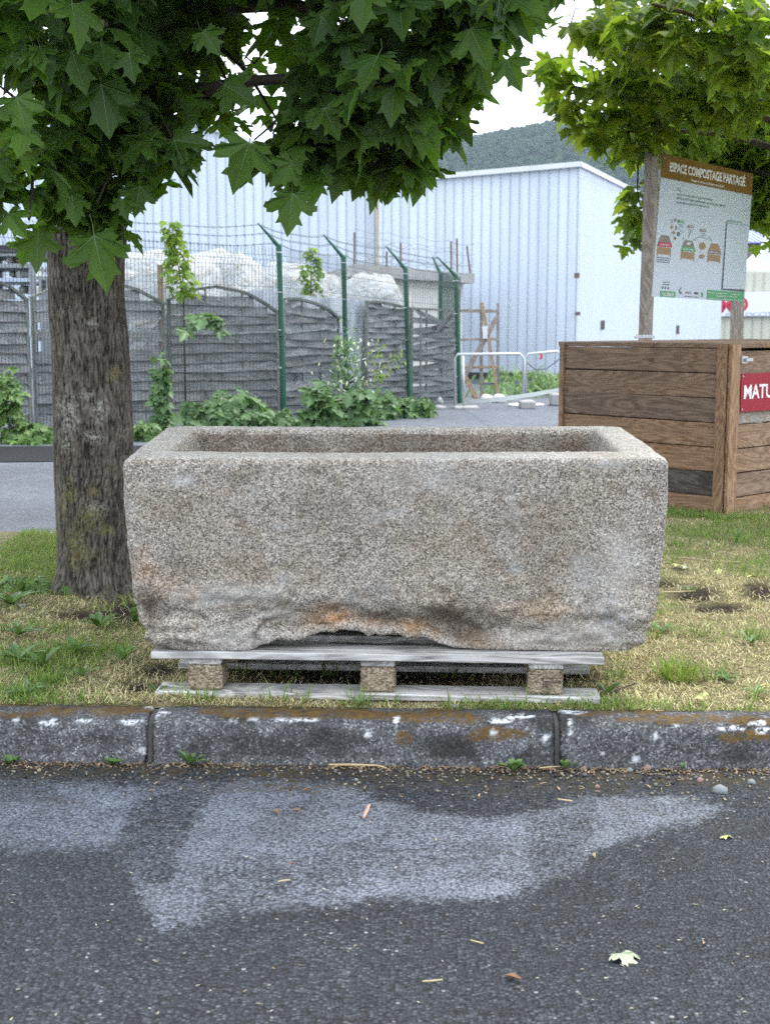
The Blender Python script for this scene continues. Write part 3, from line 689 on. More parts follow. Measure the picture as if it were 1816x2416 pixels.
for i in range(26):
    xa = at(1735+12*i, 570, 73.6).x; xb = at(1747+12*i, 570, 73.6).x; mb = MB(); dx_ = (xb-xa)
    mb.prism([(xa, 73.6, zA_.z), (xb-.02, 73.6, zA_.z-.02), (xb-.02, 77.5, zB_.z-.02), (xa, 77.5, zB_.z)], (0, 0, .06)); mb.prism([(xb-.05, 73.6, zA_.z+.05), (xb, 73.6, zA_.z+.05), (xb, 77.5, zB_.z+.05), (xb-.05, 77.5, zB_.z+.05)], (0, 0, .05))
    mb.build('roof_sheet', M_BLUE if i else globals().setdefault('M_BLUE', m_plain('blue_metal_roof', (.30,.33,.62), .5, var=.08)), bl)

# ================================================================== the granite trough on its pallet
TY = 3.612; TYB = 4.345
out_px = [(286,1092),(289,1180),(303,1330),(322,1420),(337,1470),(356,1515),(378,1527),(405,1533),(445,1544),(470,1546),(520,1547),(588,1545),(598,1530),(640,1513),(700,1500),(760,1494),(800,1482),(850,1484),(900,1492),(950,1494),(1000,1505),(1030,1524),(1070,1532),(1140,1536),(1220,1546),(1262,1546),(1300,1551),(1360,1556),(1420,1559),(1470,1556),(1482,1546),(1496,1525),(1522,1464),(1536,1440),(1554,1395),(1569,1280),(1578,1180),(1581,1092),(1572,1079),(1500,1078),(1300,1079),(908,1081),(600,1080),(400,1078),(300,1079)]
fr = [at(px, py, TY) for px, py in out_px]
ZR = at(908, 1080, TY).z                                           # rim height at the front
CXT = (fr[0].x + at(1581, 1092, TY).x)/2
def back_of(p):
    k = min(1, max(0, (ZR-p.z)/.52)); x = CXT + (p.x-CXT)*1.0; return Vector((x, TYB - .05*k, max(p.z, .128)))
mb = MB(); nb = len(fr); bk = [back_of(p) for p in fr]
mb.add(fr+bk, [tuple(range(nb)), tuple(range(2*nb-1, nb-1, -1))]+[(i, nb+i, nb+(i+1) % nb, (i+1) % nb) for i in range(nb)])
tmpm = m_plain('tmp', (.5,.5,.5))
oo = mb.build('outer', tmpm, loc=(0, 0, 0))
mb = MB()
xl0, xr0 = fr[0].x+.110, at(1581, 1092, TY).x-.110
ti = [(xl0, TY+.125), (xr0, TY+.125), (xr0+.004, TYB-.060), (xl0-.004, TYB-.060)]; cxx = CXT; cyy = (TY+TYB)/2
bo = [(cxx+(x-cxx)*.90, cyy+(y-cyy)*.82) for x, y in ti]
mb.add([(x, y, .26) for x, y in bo]+[(x, y, .9) for x, y in [(cxx+(x-cxx)*1.055, cyy+(y-cyy)*1.08) for x, y in ti]], [(3,2,1,0),(4,5,6,7),(0,1,5,4),(1,2,6,5),(2,3,7,6),(3,0,4,7)])
io = mb.build('inner', tmpm, loc=(0, 0, 0))
md = oo.modifiers.new('b', 'BOOLEAN'); md.object = io; md.operation = 'DIFFERENCE'; md.solver = 'EXACT'
md = oo.modifiers.new('r', 'REMESH'); md.mode = 'VOXEL'; md.voxel_size = .0068
dg = bpy.context.evaluated_depsgraph_get(); ev = oo.evaluated_get(dg); me = bpy.data.meshes.new_from_object(ev)
for q in (oo, io): bpy.data.objects.remove(q, do_unlink=True)
nv = len(me.vertices); V = np.empty(nv*3, np.float32); me.vertices.foreach_get('co', V); V = V.reshape(-1, 3).astype(float)
E = np.empty(len(me.edges)*2, np.int32); me.edges.foreach_get('vertices', E); E = E.reshape(-1, 2)
deg = np.bincount(E.ravel(), minlength=nv).astype(float)
for it in range(13):
    acc = np.zeros_like(V)
    for k in range(3):
        acc[:, k] = np.bincount(E[:, 0], V[E[:, 1], k], nv)+np.bincount(E[:, 1], V[E[:, 0], k], nv)
    V = V*.4 + .6*acc/deg[:, None]
V[:, 2] += .030*np.clip((V[:, 1]-TY)/(TYB-TY), 0, 1)*sstep(.15, .6, V[:, 2])      # the back rim stands a little higher
me.vertices.foreach_set('co', V.astype(np.float32).ravel()); me.update()
Nn = np.empty(nv*3, np.float32); me.vertices.foreach_get('normal', Nn); Nn = Nn.reshape(-1, 3)
u, v, w = project(V)
low = sstep(1330, 1500, v)*(V[:, 1] < TY+.1)
front = sstep(-.5, -.9, Nn[:, 1])
rimf = 1-.55*sstep(ZR-.06, ZR, V[:, 2]); disp = ((fbm(V*9, 3, 71)-.5)*.011 + (fbm(V*38, 3, 72)-.5)*.007)*rimf + (fbm(V*120, 2, 73)-.5)*.005
ridge = np.abs(fbm(V*np.array([6, 6, 10]), 4, 74)-.5)*2
disp += low*((ridge-.35)*-.075) + low*(fbm(V*24, 3, 75)-.5)*.02
tz = fbm(V*np.array([5, 5, 8])+3.3, 3, 76)*7; disp += low*((np.floor(tz)+sstep(.75, 1, tz-np.floor(tz)))-3.5)*.009
# knocked-off hollows along the lower edge
for cx, cy, rx, ry, dp in ((700,1470,110,38,.022),(860,1470,150,40,.026),(1080,1490,110,40,.045),(1000,1470,90,30,.02),(470,1450,120,22,.018),(330,1470,40,60,.02),(640,1500,50,30,.015),(1200,1500,110,30,.015),(540,1420,90,14,.010)):
    disp -= front*dp*np.exp(-((u-cx)/rx)**2-((v-cy)/ry)**2)
keepb = sstep(.14, .17, V[:, 2])                                   # stay on the boards
V2 = V + Nn*(disp*(.25+.75*keepb))[:, None]; V2[:, 2] = np.maximum(V2[:, 2], .1315)
me.vertices.foreach_set('co', V2.astype(np.float32).ravel())
def spots(L, s, j=.5):
    nn = fbm(V*14, 4, s)-.5; r = np.zeros(nv)
    for cx, cy, rx, ry, a_ in L: r = np.maximum(r, a_*np.clip(1.25-np.hypot((u-cx)/rx, (v-cy)/ry)+nn*1.3, 0, 1))
    return np.clip(r, 0, 1)*front
attrs = dict(
    rust=spots([(790,1465,75,40,1),(860,1490,70,24,.8),(965,1495,55,28,.7),(345,1345,38,32,.3),(395,1385,50,28,.3),(455,1405,30,26,.5),(1130,1515,60,20,.25),(1020,1510,30,18,.5),(1260,1440,80,26,.18),(340,1300,26,20,.3),(1280,1210,40,50,.15)], 81),
    blue=spots([(1430,1440,55,70,1),(1380,1370,45,50,.7),(660,1240,20,18,.9),(670,1370,20,22,.9),(1060,1220,28,34,.7),(1210,1340,24,20,.8),(1190,1270,24,18,.5),(480,1405,22,22,.8),(520,1420,40,20,.5),(910,1390,30,26,.6),(1140,1395,24,14,.6),(1010,1130,110,50,.35),(840,1400,40,24,.5)], 82),
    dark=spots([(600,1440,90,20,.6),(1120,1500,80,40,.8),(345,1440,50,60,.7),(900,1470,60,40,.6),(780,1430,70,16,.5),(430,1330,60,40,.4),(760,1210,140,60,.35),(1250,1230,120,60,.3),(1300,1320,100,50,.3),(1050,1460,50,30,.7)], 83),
    pale=np.clip(spots([(550,1400,120,26,.7),(480,1410,40,24,.8),(560,1510,120,30,.5),(1320,1500,150,40,.6),(1460,1330,60,90,.5),(640,1450,70,20,.35),(1000,1130,160,40,.3),(420,1130,60,30,.25)], 84)+.45*sstep(.6, .9, Nn[:, 2]), 0, 1))
crk = 1e9*np.ones(nv)
for (xa, ya), (xb, yb) in (((596,1548),(603,1492)),((603,1492),(622,1468)),((622,1468),(664,1450))):
    t_ = np.clip(((u-xa)*(xb-xa)+(v-ya)*(yb-ya))/((xb-xa)**2+(yb-ya)**2), 0, 1); crk = np.minimum(crk, np.hypot(u-xa-t_*(xb-xa), v-ya-t_*(yb-ya)))
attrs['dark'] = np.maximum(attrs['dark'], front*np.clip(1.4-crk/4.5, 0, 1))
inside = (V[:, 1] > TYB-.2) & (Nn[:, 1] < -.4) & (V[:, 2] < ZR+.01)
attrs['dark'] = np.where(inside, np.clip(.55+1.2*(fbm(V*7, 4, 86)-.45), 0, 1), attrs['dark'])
for k, a_ in attrs.items():
    at_ = me.attributes.new(k, 'FLOAT', 'POINT'); at_.data.foreach_set('value', a_.astype(np.float32))
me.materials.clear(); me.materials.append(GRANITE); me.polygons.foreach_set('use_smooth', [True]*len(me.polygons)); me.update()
me.transform(Matrix.Translation((-CXT, -(TY+TYB)/2, -.13)))
tro = link('stone_trough', me, None, (CXT, (TY+TYB)/2, .13)); tag(tro, 'big rough-hewn speckled granite trough resting on a wooden pallet', 'trough')

# --- pallet
PA = ground(366, 1646, 0); PB = ground(1415, 1662, 0)
pe = (PB-PA); pe.z = 0; pw = pe.length; pe.normalize(); pn = Vector((-pe.y, pe.x, 0)); PL = PA.copy(); PL.z = 0
pal = thing('wooden_pallet', PL+pe*pw/2, 'weathered grey wooden pallet under the granite trough', 'pallet')
prot = math.atan2(pe.y, pe.x)
def plank(name, mat_, parent, a, b, w, d, up=(0, 0, 1), warp=0, seed=0, bev=.002, seg=14, chip=.002):
    "a board from a to b: local x runs along it, w across, d thick along up; slightly warped and chipped"
    a = Vector(a); b = Vector(b); t = (b-a); L = t.length; t.normalize(); upv = Vector(up); sd = upv.cross(t).normalized(); upv = t.cross(sd)
    vs = []; fs = []
    for i in range(seg+1):
        q = i/seg; x = (q-.5)*L
        wv = warp*math.sin(q*3.1+seed)*1.0 + random.uniform(-1, 1)*chip*.3
        for (yy, zz) in ((-1,-1),(1,-1),(1,1),(-1,1)):
            vs.append((x, yy*(w/2)+random.uniform(-1, 1)*chip*.5, zz*(d/2)+wv+random.uniform(-1, 1)*chip*.25))
        if i:
            o_ = (i-1)*4
            fs += [(o_+j, o_+(j+1) % 4, o_+4+(j+1) % 4, o_+4+j) for j in range(4)]
    fs += [(3,2,1,0), tuple(seg*4+j for j in range(4))]
    me = bpy.data.meshes.new(name); me.from_pydata(vs, [], fs); me.materials.append(mat_)
    bm = bmesh.new(); bm.from_mesh(me); bmesh.ops.recalc_face_normals(bm, faces=bm.faces)
    if bev:
        es = [e for e in bm.edges if e.calc_face_angle(0) > .9]; bmesh.ops.bevel(bm, geom=es, offset=bev, segments=1, affect='EDGES', clamp_overlap=True)
    bm.to_mesh(me); bm.free()
    o = link(name, me, parent, (a+b)/2); o.rotation_euler = Matrix((t, sd, upv)).transposed().to_euler(); return o
def pp_(s, dpt, z): return PL + pe*s + pn*dpt + Vector((0, 0, z))
for k, dpt in enumerate((.05, .26, .46, .66)):                     # deck boards
    plank('deck_board', PALLET, pal, pp_(-.008, dpt, .1195), pp_(pw+.008, dpt, .1185), .10 if k else .105, .020, warp=.0012, seed=k)
for s_ in (.135, pw/2+.005, pw-.145):
    plank('stringer', PALLET, pal, pp_(s_, .012, .1005), pp_(s_, .72, .1005), .092, .0175)
for k, dpt in enumerate((.05, .36, .66)):
    plank('bottom_board', PALLET, pal, pp_(0, dpt, .009), pp_(pw, dpt, .009), .10, .018, warp=.001, seed=k)
blk = []
for dpt in (.062, .36, .66):
    for k, s_ in enumerate((.135, pw/2+.005, pw-.145)):
        mb = MB(); c_ = pp_(s_, dpt, .0)
        M = Matrix.Translation(c_) @ Matrix.Rotation(prot, 4, 'Z')
        mb.box((-.047, -.05, .0185), (.047, .05, .0913), M=M); b_ = mb.build('block', CHIP, pal, bevel=.007, loc=c_+Vector((0, 0, .018))); blk.append(b_)
front_block = blk[2]; front_block['label'] = 'pressed chip block with a printed treatment stamp'

# --- lettering: text as flat mesh, laid on a plane through four pixels of the photograph
def text_mesh(txt, bold=.0, spacing=1.0):
    cu = bpy.data.curves.new('t', 'FONT'); cu.body = txt; cu.size = 1; cu.offset = bold; cu.space_character = spacing; cu.resolution_u = 3
    ob = bpy.data.objects.new('t', cu); COL.objects.link(ob); bpy.context.view_layer.update()
    me = bpy.data.meshes.new_from_object(ob.evaluated_get(bpy.context.evaluated_depsgraph_get()))
    bpy.data.objects.remove(ob, do_unlink=True); bpy.data.curves.remove(cu)
    Vt = np.array([v.co[:2] for v in me.vertices]); Fs = [tuple(p.vertices) for p in me.polygons]; bpy.data.meshes.remove(me); return Vt, Fs
def lettering(name, txt, quad, A, B, off, mat_, parent, bold=.0, spacing=1.0, y0=None, y1=None):
    "quad: bottom-left, bottom-right, top-right, top-left pixels of the text's own box"
    Vt, Fs = text_mesh(txt, bold, spacing)
    if not len(Vt): return None
    lo = Vt.min(0); hi = Vt.max(0)
    if y0 is not None: lo[1] = y0
    if y1 is not None: hi[1] = y1
    q = (Vt-lo)/(hi-lo); bl, br, tr, tl = [np.array(p, float) for p in quad]; vs = []
    for s_, t_ in q:
        p = (bl*(1-s_)+br*s_)*(1-t_)+(tl*(1-s_)+tr*s_)*t_
        vs.append(onplane(p[0], p[1], A, B, off))
    mb = MB(); mb.add(vs, Fs); return mb.build(name, mat_, parent, fix=False)
INK = m_plain('black_ink', (.03,.028,.026), .8)
fa = pp_(pw-.145-.047, .0105, 0); fb = pp_(pw-.145+.047, .0105, 0)
def box_lines(name, segs, wpx, A, B, off, mat_, parent):
    mb = MB()
    for (x0, y0), (x1, y1) in segs:
        a_ = onplane(x0, y0, A, B, off); b_ = onplane(x1, y1, A, B, off); dd = math.hypot(x1-x0, y1-y0); nx_, ny_ = -(y1-y0)/dd*wpx/2, (x1-x0)/dd*wpx/2
        mb.add([onplane(x0+nx_, y0+ny_, A, B, off), onplane(x1+nx_, y1+ny_, A, B, off), onplane(x1-nx_, y1-ny_, A, B, off), onplane(x0-nx_, y0-ny_, A, B, off)], [(0,1,2,3)])
    return mb.build(name, mat_, parent, fix=False)
OFFB = .003
lettering('stamp', 'IT-03-020', ((1285,1613),(1323,1613),(1323,1606),(1285,1606)), fa, fb, OFFB, INK, front_block, .012)
lettering('stamp', 'HT -', ((1285,1623),(1302,1623),(1302,1616),(1285,1616)), fa, fb, OFFB, INK, front_block, .012)
lettering('stamp', '3/116', ((1277,1640),(1294,1640),(1294,1633),(1277,1633)), fa, fb, OFFB, INK, front_block, .012)
box_lines('stamp_frame', [((1275,1600),(1327,1600)),((1281,1600),(1281,1626)),((1327,1600),(1327,1628))], 1.3, fa, fb, OFFB, INK, front_block)

# ================================================================== compost bin
BA = ground(1704, 1222, -.02); hb = at(1724, 815, BA.y).z
BBp = at(1328, 800, BA.y*1.115); BB = Vector((BBp.x, BBp.y, -.02))
bu = (BB-BA); Lb = bu.length; bu.normalize(); bv = Vector((-bu.y, bu.x, 0))
if bv.y < 0: bv = -bv
cb = thing('compost_bin', BA, 'brown plank compost bin with a red name plate beside the trough', 'compost bin')
BINDARK = m_wood('blackened_plank', (.030,.024,.020), (.070,.058,.050), (.12,.10,.088)); nP = 7; ph = (hb+.024)/nP
for i in range(nP):
    z_ = -.02 + ph*(i+.5)
    plank('plank', (BINDARK if i == 1 else BINWOOD), cb, BA+bu*.045-bv*0+Vector((0, 0, z_)), BA+bu*(Lb-.02)+Vector((0, 0, z_+.004*math.sin(i*2.1))), .022, ph-.0045, up=(0, 0, 1), bev=.002)
    for e_ in (.10, Lb-.06):
        mb = MB(); c_ = BA+bu*e_-bv*.0125+Vector((0, 0, z_+.035)); mb.tube([c_, c_+bv*.004], .004, 6); mb.build('screw', RUSTY, cb)
for i in range(nP):
    z_ = -.02 + ph*(i+.5)-.012
    if i == 6: z_ += 0
    plank('plank', BINWOOD_LIT if i != 4 else POSTWOOD, cb, BA+bv*.06+bu*.012+Vector((0, 0, z_)), BA+bv*1.9+bu*.012+Vector((0, 0, z_)), .022, ph-.006)
    plank('plank', BINWOOD, cb, BB+bv*.06+Vector((0, 0, z_)), BB+bv*1.9+Vector((0, 0, z_)), .022, ph-.006)
    plank('plank', BINWOOD, cb, BA+bv*1.92+Vector((0, 0, z_)), BB+bv*1.92+Vector((0, 0, z_)), .022, ph-.006)
mb = MB(); mb.bar(BA+bu*.03+bv*.03+Vector((0,0,hb/2-.02)), BB-bu*.02+bv*.03+Vector((0,0,hb/2-.02)), .012, hb-.03); mb.build('added_gap_backing', DARKGAP, cb)  # dark sheet added behind the planks so the gaps read as shade
def upright(name, c_, w_, d_, z0_, z1_, mat_):
    o = plank(name, mat_, cb, Vector((c_.x, c_.y, z0_)), Vector((c_.x, c_.y, z1_)), w_, d_, up=-bv if True else None); return o
upright('corner_post', BA+bu*.024-bv*.016, .054, .030, -.05, hb+.004, BINWOOD)
upright('corner_post', BA+bv*.030-bu*.020, .022, .085, -.05, hb+.006, BINWOOD_LIT)
upright('corner_post', BB-bu*.008+bv*.0, .03, .05, -.05, hb, BINWOOD)
upright('corner_post', BA+bv*1.0-bu*.018, .022, .08, -.05, hb-.01, BINWOOD_LIT)
for k in range(6):
    a_ = BA+bv*(.01+.32*k)-bu*.03; b_ = BB+bv*(.01+.32*k)+bu*.03
    plank('lid_board', BINWOOD, cb, a_+bv*.14+Vector((0,0,hb+.018)), b_+bv*.14+Vector((0,0,hb+.016)), .316, .026)
mb = MB(); c_ = onplane(1540, 797, BA, BB); c_.z = hb+.034; c_ = BA+bu*.58+bv*.05+Vector((0,0,0)); c_.z = hb+.032
mb.box((-.055, -.02, 0), (.055, .02, .012), M=Matrix.Translation(c_) @ Matrix.Rotation(.1, 4, 'Z')); mb.tube([c_+Vector((-.05, 0, .012)), c_+Vector((.05, .01, .012))], .008, 8); mb.build('hinge', GALV, cb, bevel=.002)
fR = (BA-bu*.032, BA-bu*.032+bv)                                   # plane just in front of the right face
mb = MB(); c_ = onplane(1752, 849, *fR); M = Matrix.Translation(c_) @ Matrix.Rotation(math.atan2(bv.y, bv.x), 4, 'Z')
mb.box((-.025,-.012,-.02), (.025,0,.02), M=M); mb.box((-.005,-.024,-.008), (.06,-.010,.008), M=M); mb.tube([M @ Vector((-.01,-.03,.012)), M @ Vector((-.01,-.03,-.012))], .007, 8); mb.build('latch', GALV, cb, bevel=.0015)
RED = m_plain('red_enamel', (.30,.012,.030), .55, .3, var=.06); WHITE_INK = m_plain('white_print', (.82,.82,.82), .5, var=.02)
s0 = (onplane(1746, 925, *fR)-fR[0]).dot(bv); zlo = onplane(1746, 973, *fR).z; zhi = onplane(1748, 882, *fR).z
M = Matrix.Translation(fR[0]+bv*s0) @ Matrix.Rotation(math.atan2(bv.y, bv.x), 4, 'Z')
mb = MB(); mb.box((0, -.003, zlo-fR[0].z), (.78, .001, zhi-fR[0].z), M=M); pl_ = mb.build('name_plate', RED, cb, bevel=.001)
Vt, Fs = text_mesh('MATURATION', .018, .98); lo = Vt.min(0); hi = Vt.max(0); q = (Vt-lo)/(hi-lo)
zl, zh = onplane(1754, 942, *fR).z, onplane(1754, 908, *fR).z; x0_ = (onplane(1752.5, 925, *fR)-fR[0]).dot(bv)-s0
mb = MB(); mb.add([M @ Vector((x0_+a_*.66, -.0045, (zl+b_*(zh-zl))-fR[0].z)) for a_, b_ in q], Fs); mb.build('lettering', WHITE_INK, pl_, fix=False)
for px, py in ((1752, 888), (1749, 966)):
    mb = MB(); c_ = onplane(px, py, *fR, .004); mb.tube([c_, c_-bu*.003], .005, 8); mb.build('rivet', GALV, pl_)

# ================================================================== information sign
SL = at(1551, 560, 8.5); SR = at(1764, 560, 9.4); SA, SB = (SL.x, SL.y), (SR.x, SR.y)
sg = thing('information_sign', (SL.x, SL.y, -.1), 'tall composting information board on two wooden posts behind the bin', 'sign')
sn = Vector((SB[1]-SA[1], -(SB[0]-SA[0]), 0)).normalized()          # towards the photographer
if sn.y > 0: sn = -sn
se = Vector((SB[0]-SA[0], SB[1]-SA[1], 0)).normalized()
def onS(px, py, off=0): return onplane(px, py, SA, SB, off)
def zoomS(zx, zy): return 1500+zx*316/1663, 340+zy*400/2105
pt = onS(1552, 360); pbm = onS(1530, 800)
plank('post', POSTWOOD, sg, pt+Vector((0,0,.005))-sn*.035-se*.012, Vector((pbm.x, pbm.y, -.1))-sn*.035-se*.006, .075, .045, up=se)
pt = onS(1762, 418); pbm = onS(1745, 800)
plank('post', POSTWOOD, sg, pt-sn*.035, Vector((pbm.x, pbm.y, -.1))-sn*.035, .075, .05, up=se)
def sheet(name, zq, mat_, parent, off, thick=.0):
    mb = MB(); P_ = [onS(*zoomS(*q), off) for q in zq]
    if thick: mb.prism(P_, -sn*thick)
    else: mb.add(P_, [tuple(range(len(P_)))])
    return mb.build(name, mat_, parent, fix=bool(thick))
PANEL = m_plain('white_sign_panel', (.54,.61,.69), .45, var=.02)
pan = sheet('panel', [(325,112),(1452,370),(1335,1960),(192,1890)], PANEL, sg, .004, .006)
OCHRE = m_plain('ochre_print', (.21,.112,.014), .6, .25, var=.05); GREENP = m_plain('green_print', (.075,.33,.13), .45, var=.04)
BROWNP = m_plain('brown_print', (.33,.20,.09), .5, var=.04); GREYP = m_plain('taupe_print', (.22,.19,.15), .5); DARKP = m_plain('dark_print', (.05,.06,.075), .5); REDP = m_plain('red_print', (.42,.03,.06), .5); TEALP = m_plain('teal_print', (.04,.14,.11), .5)
sheet('header', [(325,112),(1452,370),(1433,636),(303,410)], OCHRE, pan, .0055)
lettering('title', 'ESPACE COMPOSTAGE PARTAGÉ', [zoomS(*q) for q in ((415,338),(1350,530),(1356,385),(420,193))], SA, SB, .007, WHITE_INK, pan, .035, .98)
lettering('subtitle', 'Fabriquez du compost en allégeant votre poubelle !', [zoomS(*q) for q in ((678,470),(1090,552),(1093,512),(682,430))], SA, SB, .007, WHITE_INK, pan, .02)
for txt, q in (('ICI,', ((508,582),(552,592),(554,550),(511,538))), ('vous êtes sur un espace dédié à la gestion des biodéchets', ((507,640),(945,712),(947,676),(510,604))), ('(épluchures, fruits et légumes abîmés/coupés, marc de café, petits végétaux),', ((500,690),(1107,790),(1110,752),(503,650))), ('pour les usagers qui souhaitent composter ensemble.', ((498,740),(906,800),(908,764),(500,704)))):
    lettering('paragraph', txt, [zoomS(*p) for p in q], SA, SB, .0055, TEALP, pan, .006)
def sbin(x0, y0, w_, body, band, roofm, txt, slats):
    k = w_/170; pr = sheet('printed_bin', [(x0,y0+140*k),(x0+170*k,y0+160*k),(x0+165*k,y0+250*k),(x0-4,y0+228*k)], body, pan, .0055)
    sheet('roof', [(x0+48*k,y0-2*k),(x0+140*k,y0+10*k),(x0+172*k,y0+100*k),(x0+12*k,y0+82*k)], roofm, pr, .0055)
    sheet('band', [(x0+12*k,y0+82*k),(x0+172*k,y0+100*k),(x0+182*k,y0+152*k),(x0-2*k,y0+136*k)], band, pr, .0056)
    lettering('caption', txt, [zoomS(*p) for p in ((x0+30*k,y0+122*k),(x0+155*k,y0+136*k),(x0+155*k,y0+118*k),(x0+30*k,y0+104*k))], SA, SB, .007, WHITE_INK, pr, .02)
    for lx_ in (0, 160): sheet('foot', [(x0+(lx_-4)*k,y0+(225+lx_*.12)*k),(x0+(lx_+8)*k,y0+(227+lx_*.12)*k),(x0+(lx_+6)*k,y0+(252+lx_*.12)*k),(x0+(lx_-6)*k,y0+(250+lx_*.12)*k)], body, pr, .0056)
    sheet('groove', [(x0,y0+186*k),(x0+168*k,y0+204*k),(x0+168*k,y0+208*k),(x0,y0+190*k)], GREYP, pr, .0057)
sbin(262, 1128, 172, BROWNP, REDP, GREYP, 'BAC DE MATURATION', 2)
sbin(556, 1190, 168, BROWNP, GREENP, GREYP, 'BAC D\'APPORT', 2)
sbin(886, 1232, 160, BROWNP, GREYP, BROWNP, 'RÉSERVE DE BROYAT', 2)
for x0, y0, txt, mt in ((530,940,'JE DÉPOSE',GREENP),(645,1002,'J\'ÉQUILIBRE',GREYP),(800,1050,'JE MÉLANGE',GREYP)):
    tg = sheet('step_tag', [(x0,y0),(x0+70,y0+12),(x0+68,y0+46),(x0-2,y0+34)], mt, pan, .0055)
    lettering('caption', txt, [zoomS(*p) for p in ((x0+6,y0+28),(x0+62,y0+38),(x0+63,y0+18),(x0+7,y0+8))], SA, SB, .007, WHITE_INK, tg, .01)
    for k in (0, 1): sheet('caption_line', [(x0+4,y0+56+24*k),(x0+60,y0+64+24*k),(x0+60,y0+71+24*k),(x0+4,y0+63+24*k)], TEALP, pan, .0055)
for n_, (x0, y0) in zip('123', ((514,938),(628,998),(784,1046))): lettering('step_number', n_, [zoomS(*p) for p in ((x0,y0+40),(x0+10,y0+42),(x0+10,y0+4),(x0,y0+2))], SA, SB, .0055, DARKP, pan)
def arc(p0, p1, p2, w_):
    Q = []
    for i in range(13):
        t = i/12; Q.append(((1-t)**2*p0[0]+2*t*(1-t)*p1[0]+t*t*p2[0], (1-t)**2*p0[1]+2*t*(1-t)*p1[1]+t*t*p2[1]))
    mb = MB()
    for (xa, ya), (xb, yb) in zip(Q[:-1], Q[1:]):
        mb.add([onS(*zoomS(*p), .0056) for p in ((xa,ya-w_/2),(xb,yb-w_/2),(xb,yb+w_/2),(xa,ya+w_/2))], [(0,1,2,3)])
    x_, y_ = Q[-1]; mb.add([onS(*zoomS(*p), .0056) for p in ((x_-9,y_-4),(x_+9,y_-4),(x_,y_+14))], [(0,1,2)])
    mb.build('arrow', TEALP, pan, fix=False)
arc((522,1048),(580,1075),(588,1170), 6); arc((905,1192),(800,1120),(722,1185), 6)
for (x0, y0), (x1, y1), mt in (((672,1100),(640,1165),DARKP),((908,1145),(940,1212),GREYP),((440,930),(450,985),GREYP)):
    sheet('tool_drawing', [(x0-4,y0),(x0+4,y0),(x1+3,y1),(x1-3,y1)], mt, pan, .0056)
for cx, cy, rx, ry, mt in ((485,940,18,24,GREYP),(440,1030,20,24,BROWNP),(494,1040,14,34,GREYP),(462,1100,26,22,BROWNP),(528,1118,22,34,TEALP),(482,1168,18,22,OCHRE),(820,1262,48,60,BROWNP),(812,1396,44,36,BROWNP),(655,1235,40,22,PANEL),(690,1245,20,20,OCHRE)):
    sheet('scrap_drawing', [(cx+rx*math.cos(a_*.785+.3)*random.uniform(.7, 1), cy+ry*math.sin(a_*.785+.3)*random.uniform(.7, 1)) for a_ in range(8)], mt, pan, .0059)
for k in range(3): sheet('caption_line', [(255-6*k,1398+26*k),(425-8*k,1418+26*k),(424-8*k,1428+26*k),(255-6*k,1408+26*k)], DARKP, pan, .0055)
fr_ = sheet('notice_frame', [(1118,960),(1126,962),(1072,1795),(1342,1808),(1340,1835),(1056,1808)], DARKP, pan, .0062)
sheet('notice_sheet', [(1128,990),(1402,1020),(1350,1806),(1074,1793)], m_plain('pale_notice', (.58,.66,.74), .2, var=.06, nscale=4), pan, .0060)
lettering('notice_title', 'Les infos de votre site', [zoomS(*p) for p in ((1134,966),(1312,978),(1314,948),(1136,930))], SA, SB, .007, GREENP, pan, .008)
sheet('notice_line', [(1134,982),(1400,1004),(1400,1010),(1134,988)], GREENP, pan, .0064)
gb = sheet('web_band', [(300,1820),(490,1832),(487,1904),(296,1894)], GREENP, pan, .0055)
lettering('lettering', 'VALODEA.FR', [zoomS(*p) for p in ((318,1884),(466,1892),(468,1850),(320,1842))], SA, SB, .007, WHITE_INK, gb, .02)
gb = sheet('contact_band', [(884,1808),(1340,1840),(1332,1958),(872,1930)], GREENP, pan, .0055)
for txt, q in (('Une question sur le compostage sur ce site ?', ((890,1852),(1120,1868),(1121,1848),(891,1832))), ('Retrouvez VALODEA :', ((992,1894),(1116,1902),(1117,1882),(993,1874))), ('compostage@valodea.fr', ((1155,1872),(1290,1880),(1291,1862),(1156,1852))), ('O f in @', ((1135,1904),(1240,1912),(1241,1890),(1136,1882))), ('accès libre aux adhérents - renseignements et inscriptions en mairie', ((886,1926),(1320,1950),(1321,1934),(887,1910)))):
    lettering('lettering', txt, [zoomS(*p) for p in q], SA, SB, .007, WHITE_INK, gb, .01)
for k in range(3): sheet('icon', [(326+36*k+9*math.cos(a_*.785), 1782+3*k+18*math.sin(a_*.785)) for a_ in range(8)], DARKP, pan, .0055)
for k in range(2): sheet('caption_line', [(330,1706+32*k),(416,1712+32*k),(415,1722+32*k),(330,1716+32*k)], TEALP, pan, .0055)
sheet('leaf_emblem', [(560,1775),(545,1790),(530,1815),(532,1850),(548,1862),(568,1850),(562,1832),(545,1835),(542,1815),(555,1795)], TEALP, pan, .0056)
sheet('partner_logo', [(722,1834),(772,1840),(770,1868),(720,1862)], DARKP, pan, .0056); sheet('partner_logo', [(612,1830),(662,1836),(660,1860),(610,1854)], GREYP, pan, .0056)
sheet('partner_logo', [(676,1820),(682,1820),(680,1866),(674,1866)], DARKP, pan, .0056); sheet('partner_logo', [(808,1840),(832,1842),(830,1900),(806,1898)], GREENP, pan, .0056)
sheet('caption_line', [(600,1886),(776,1896),(775,1904),(600,1894)], DARKP, pan, .0056)
for q in ((345,180),(272,1102),(1325,1900),(1430,420)):
    mb = MB(); c_ = onS(*zoomS(*q), .004); mb.tube([c_, c_+sn*.004], .006, 8); mb.build('screw', GALV, pan)
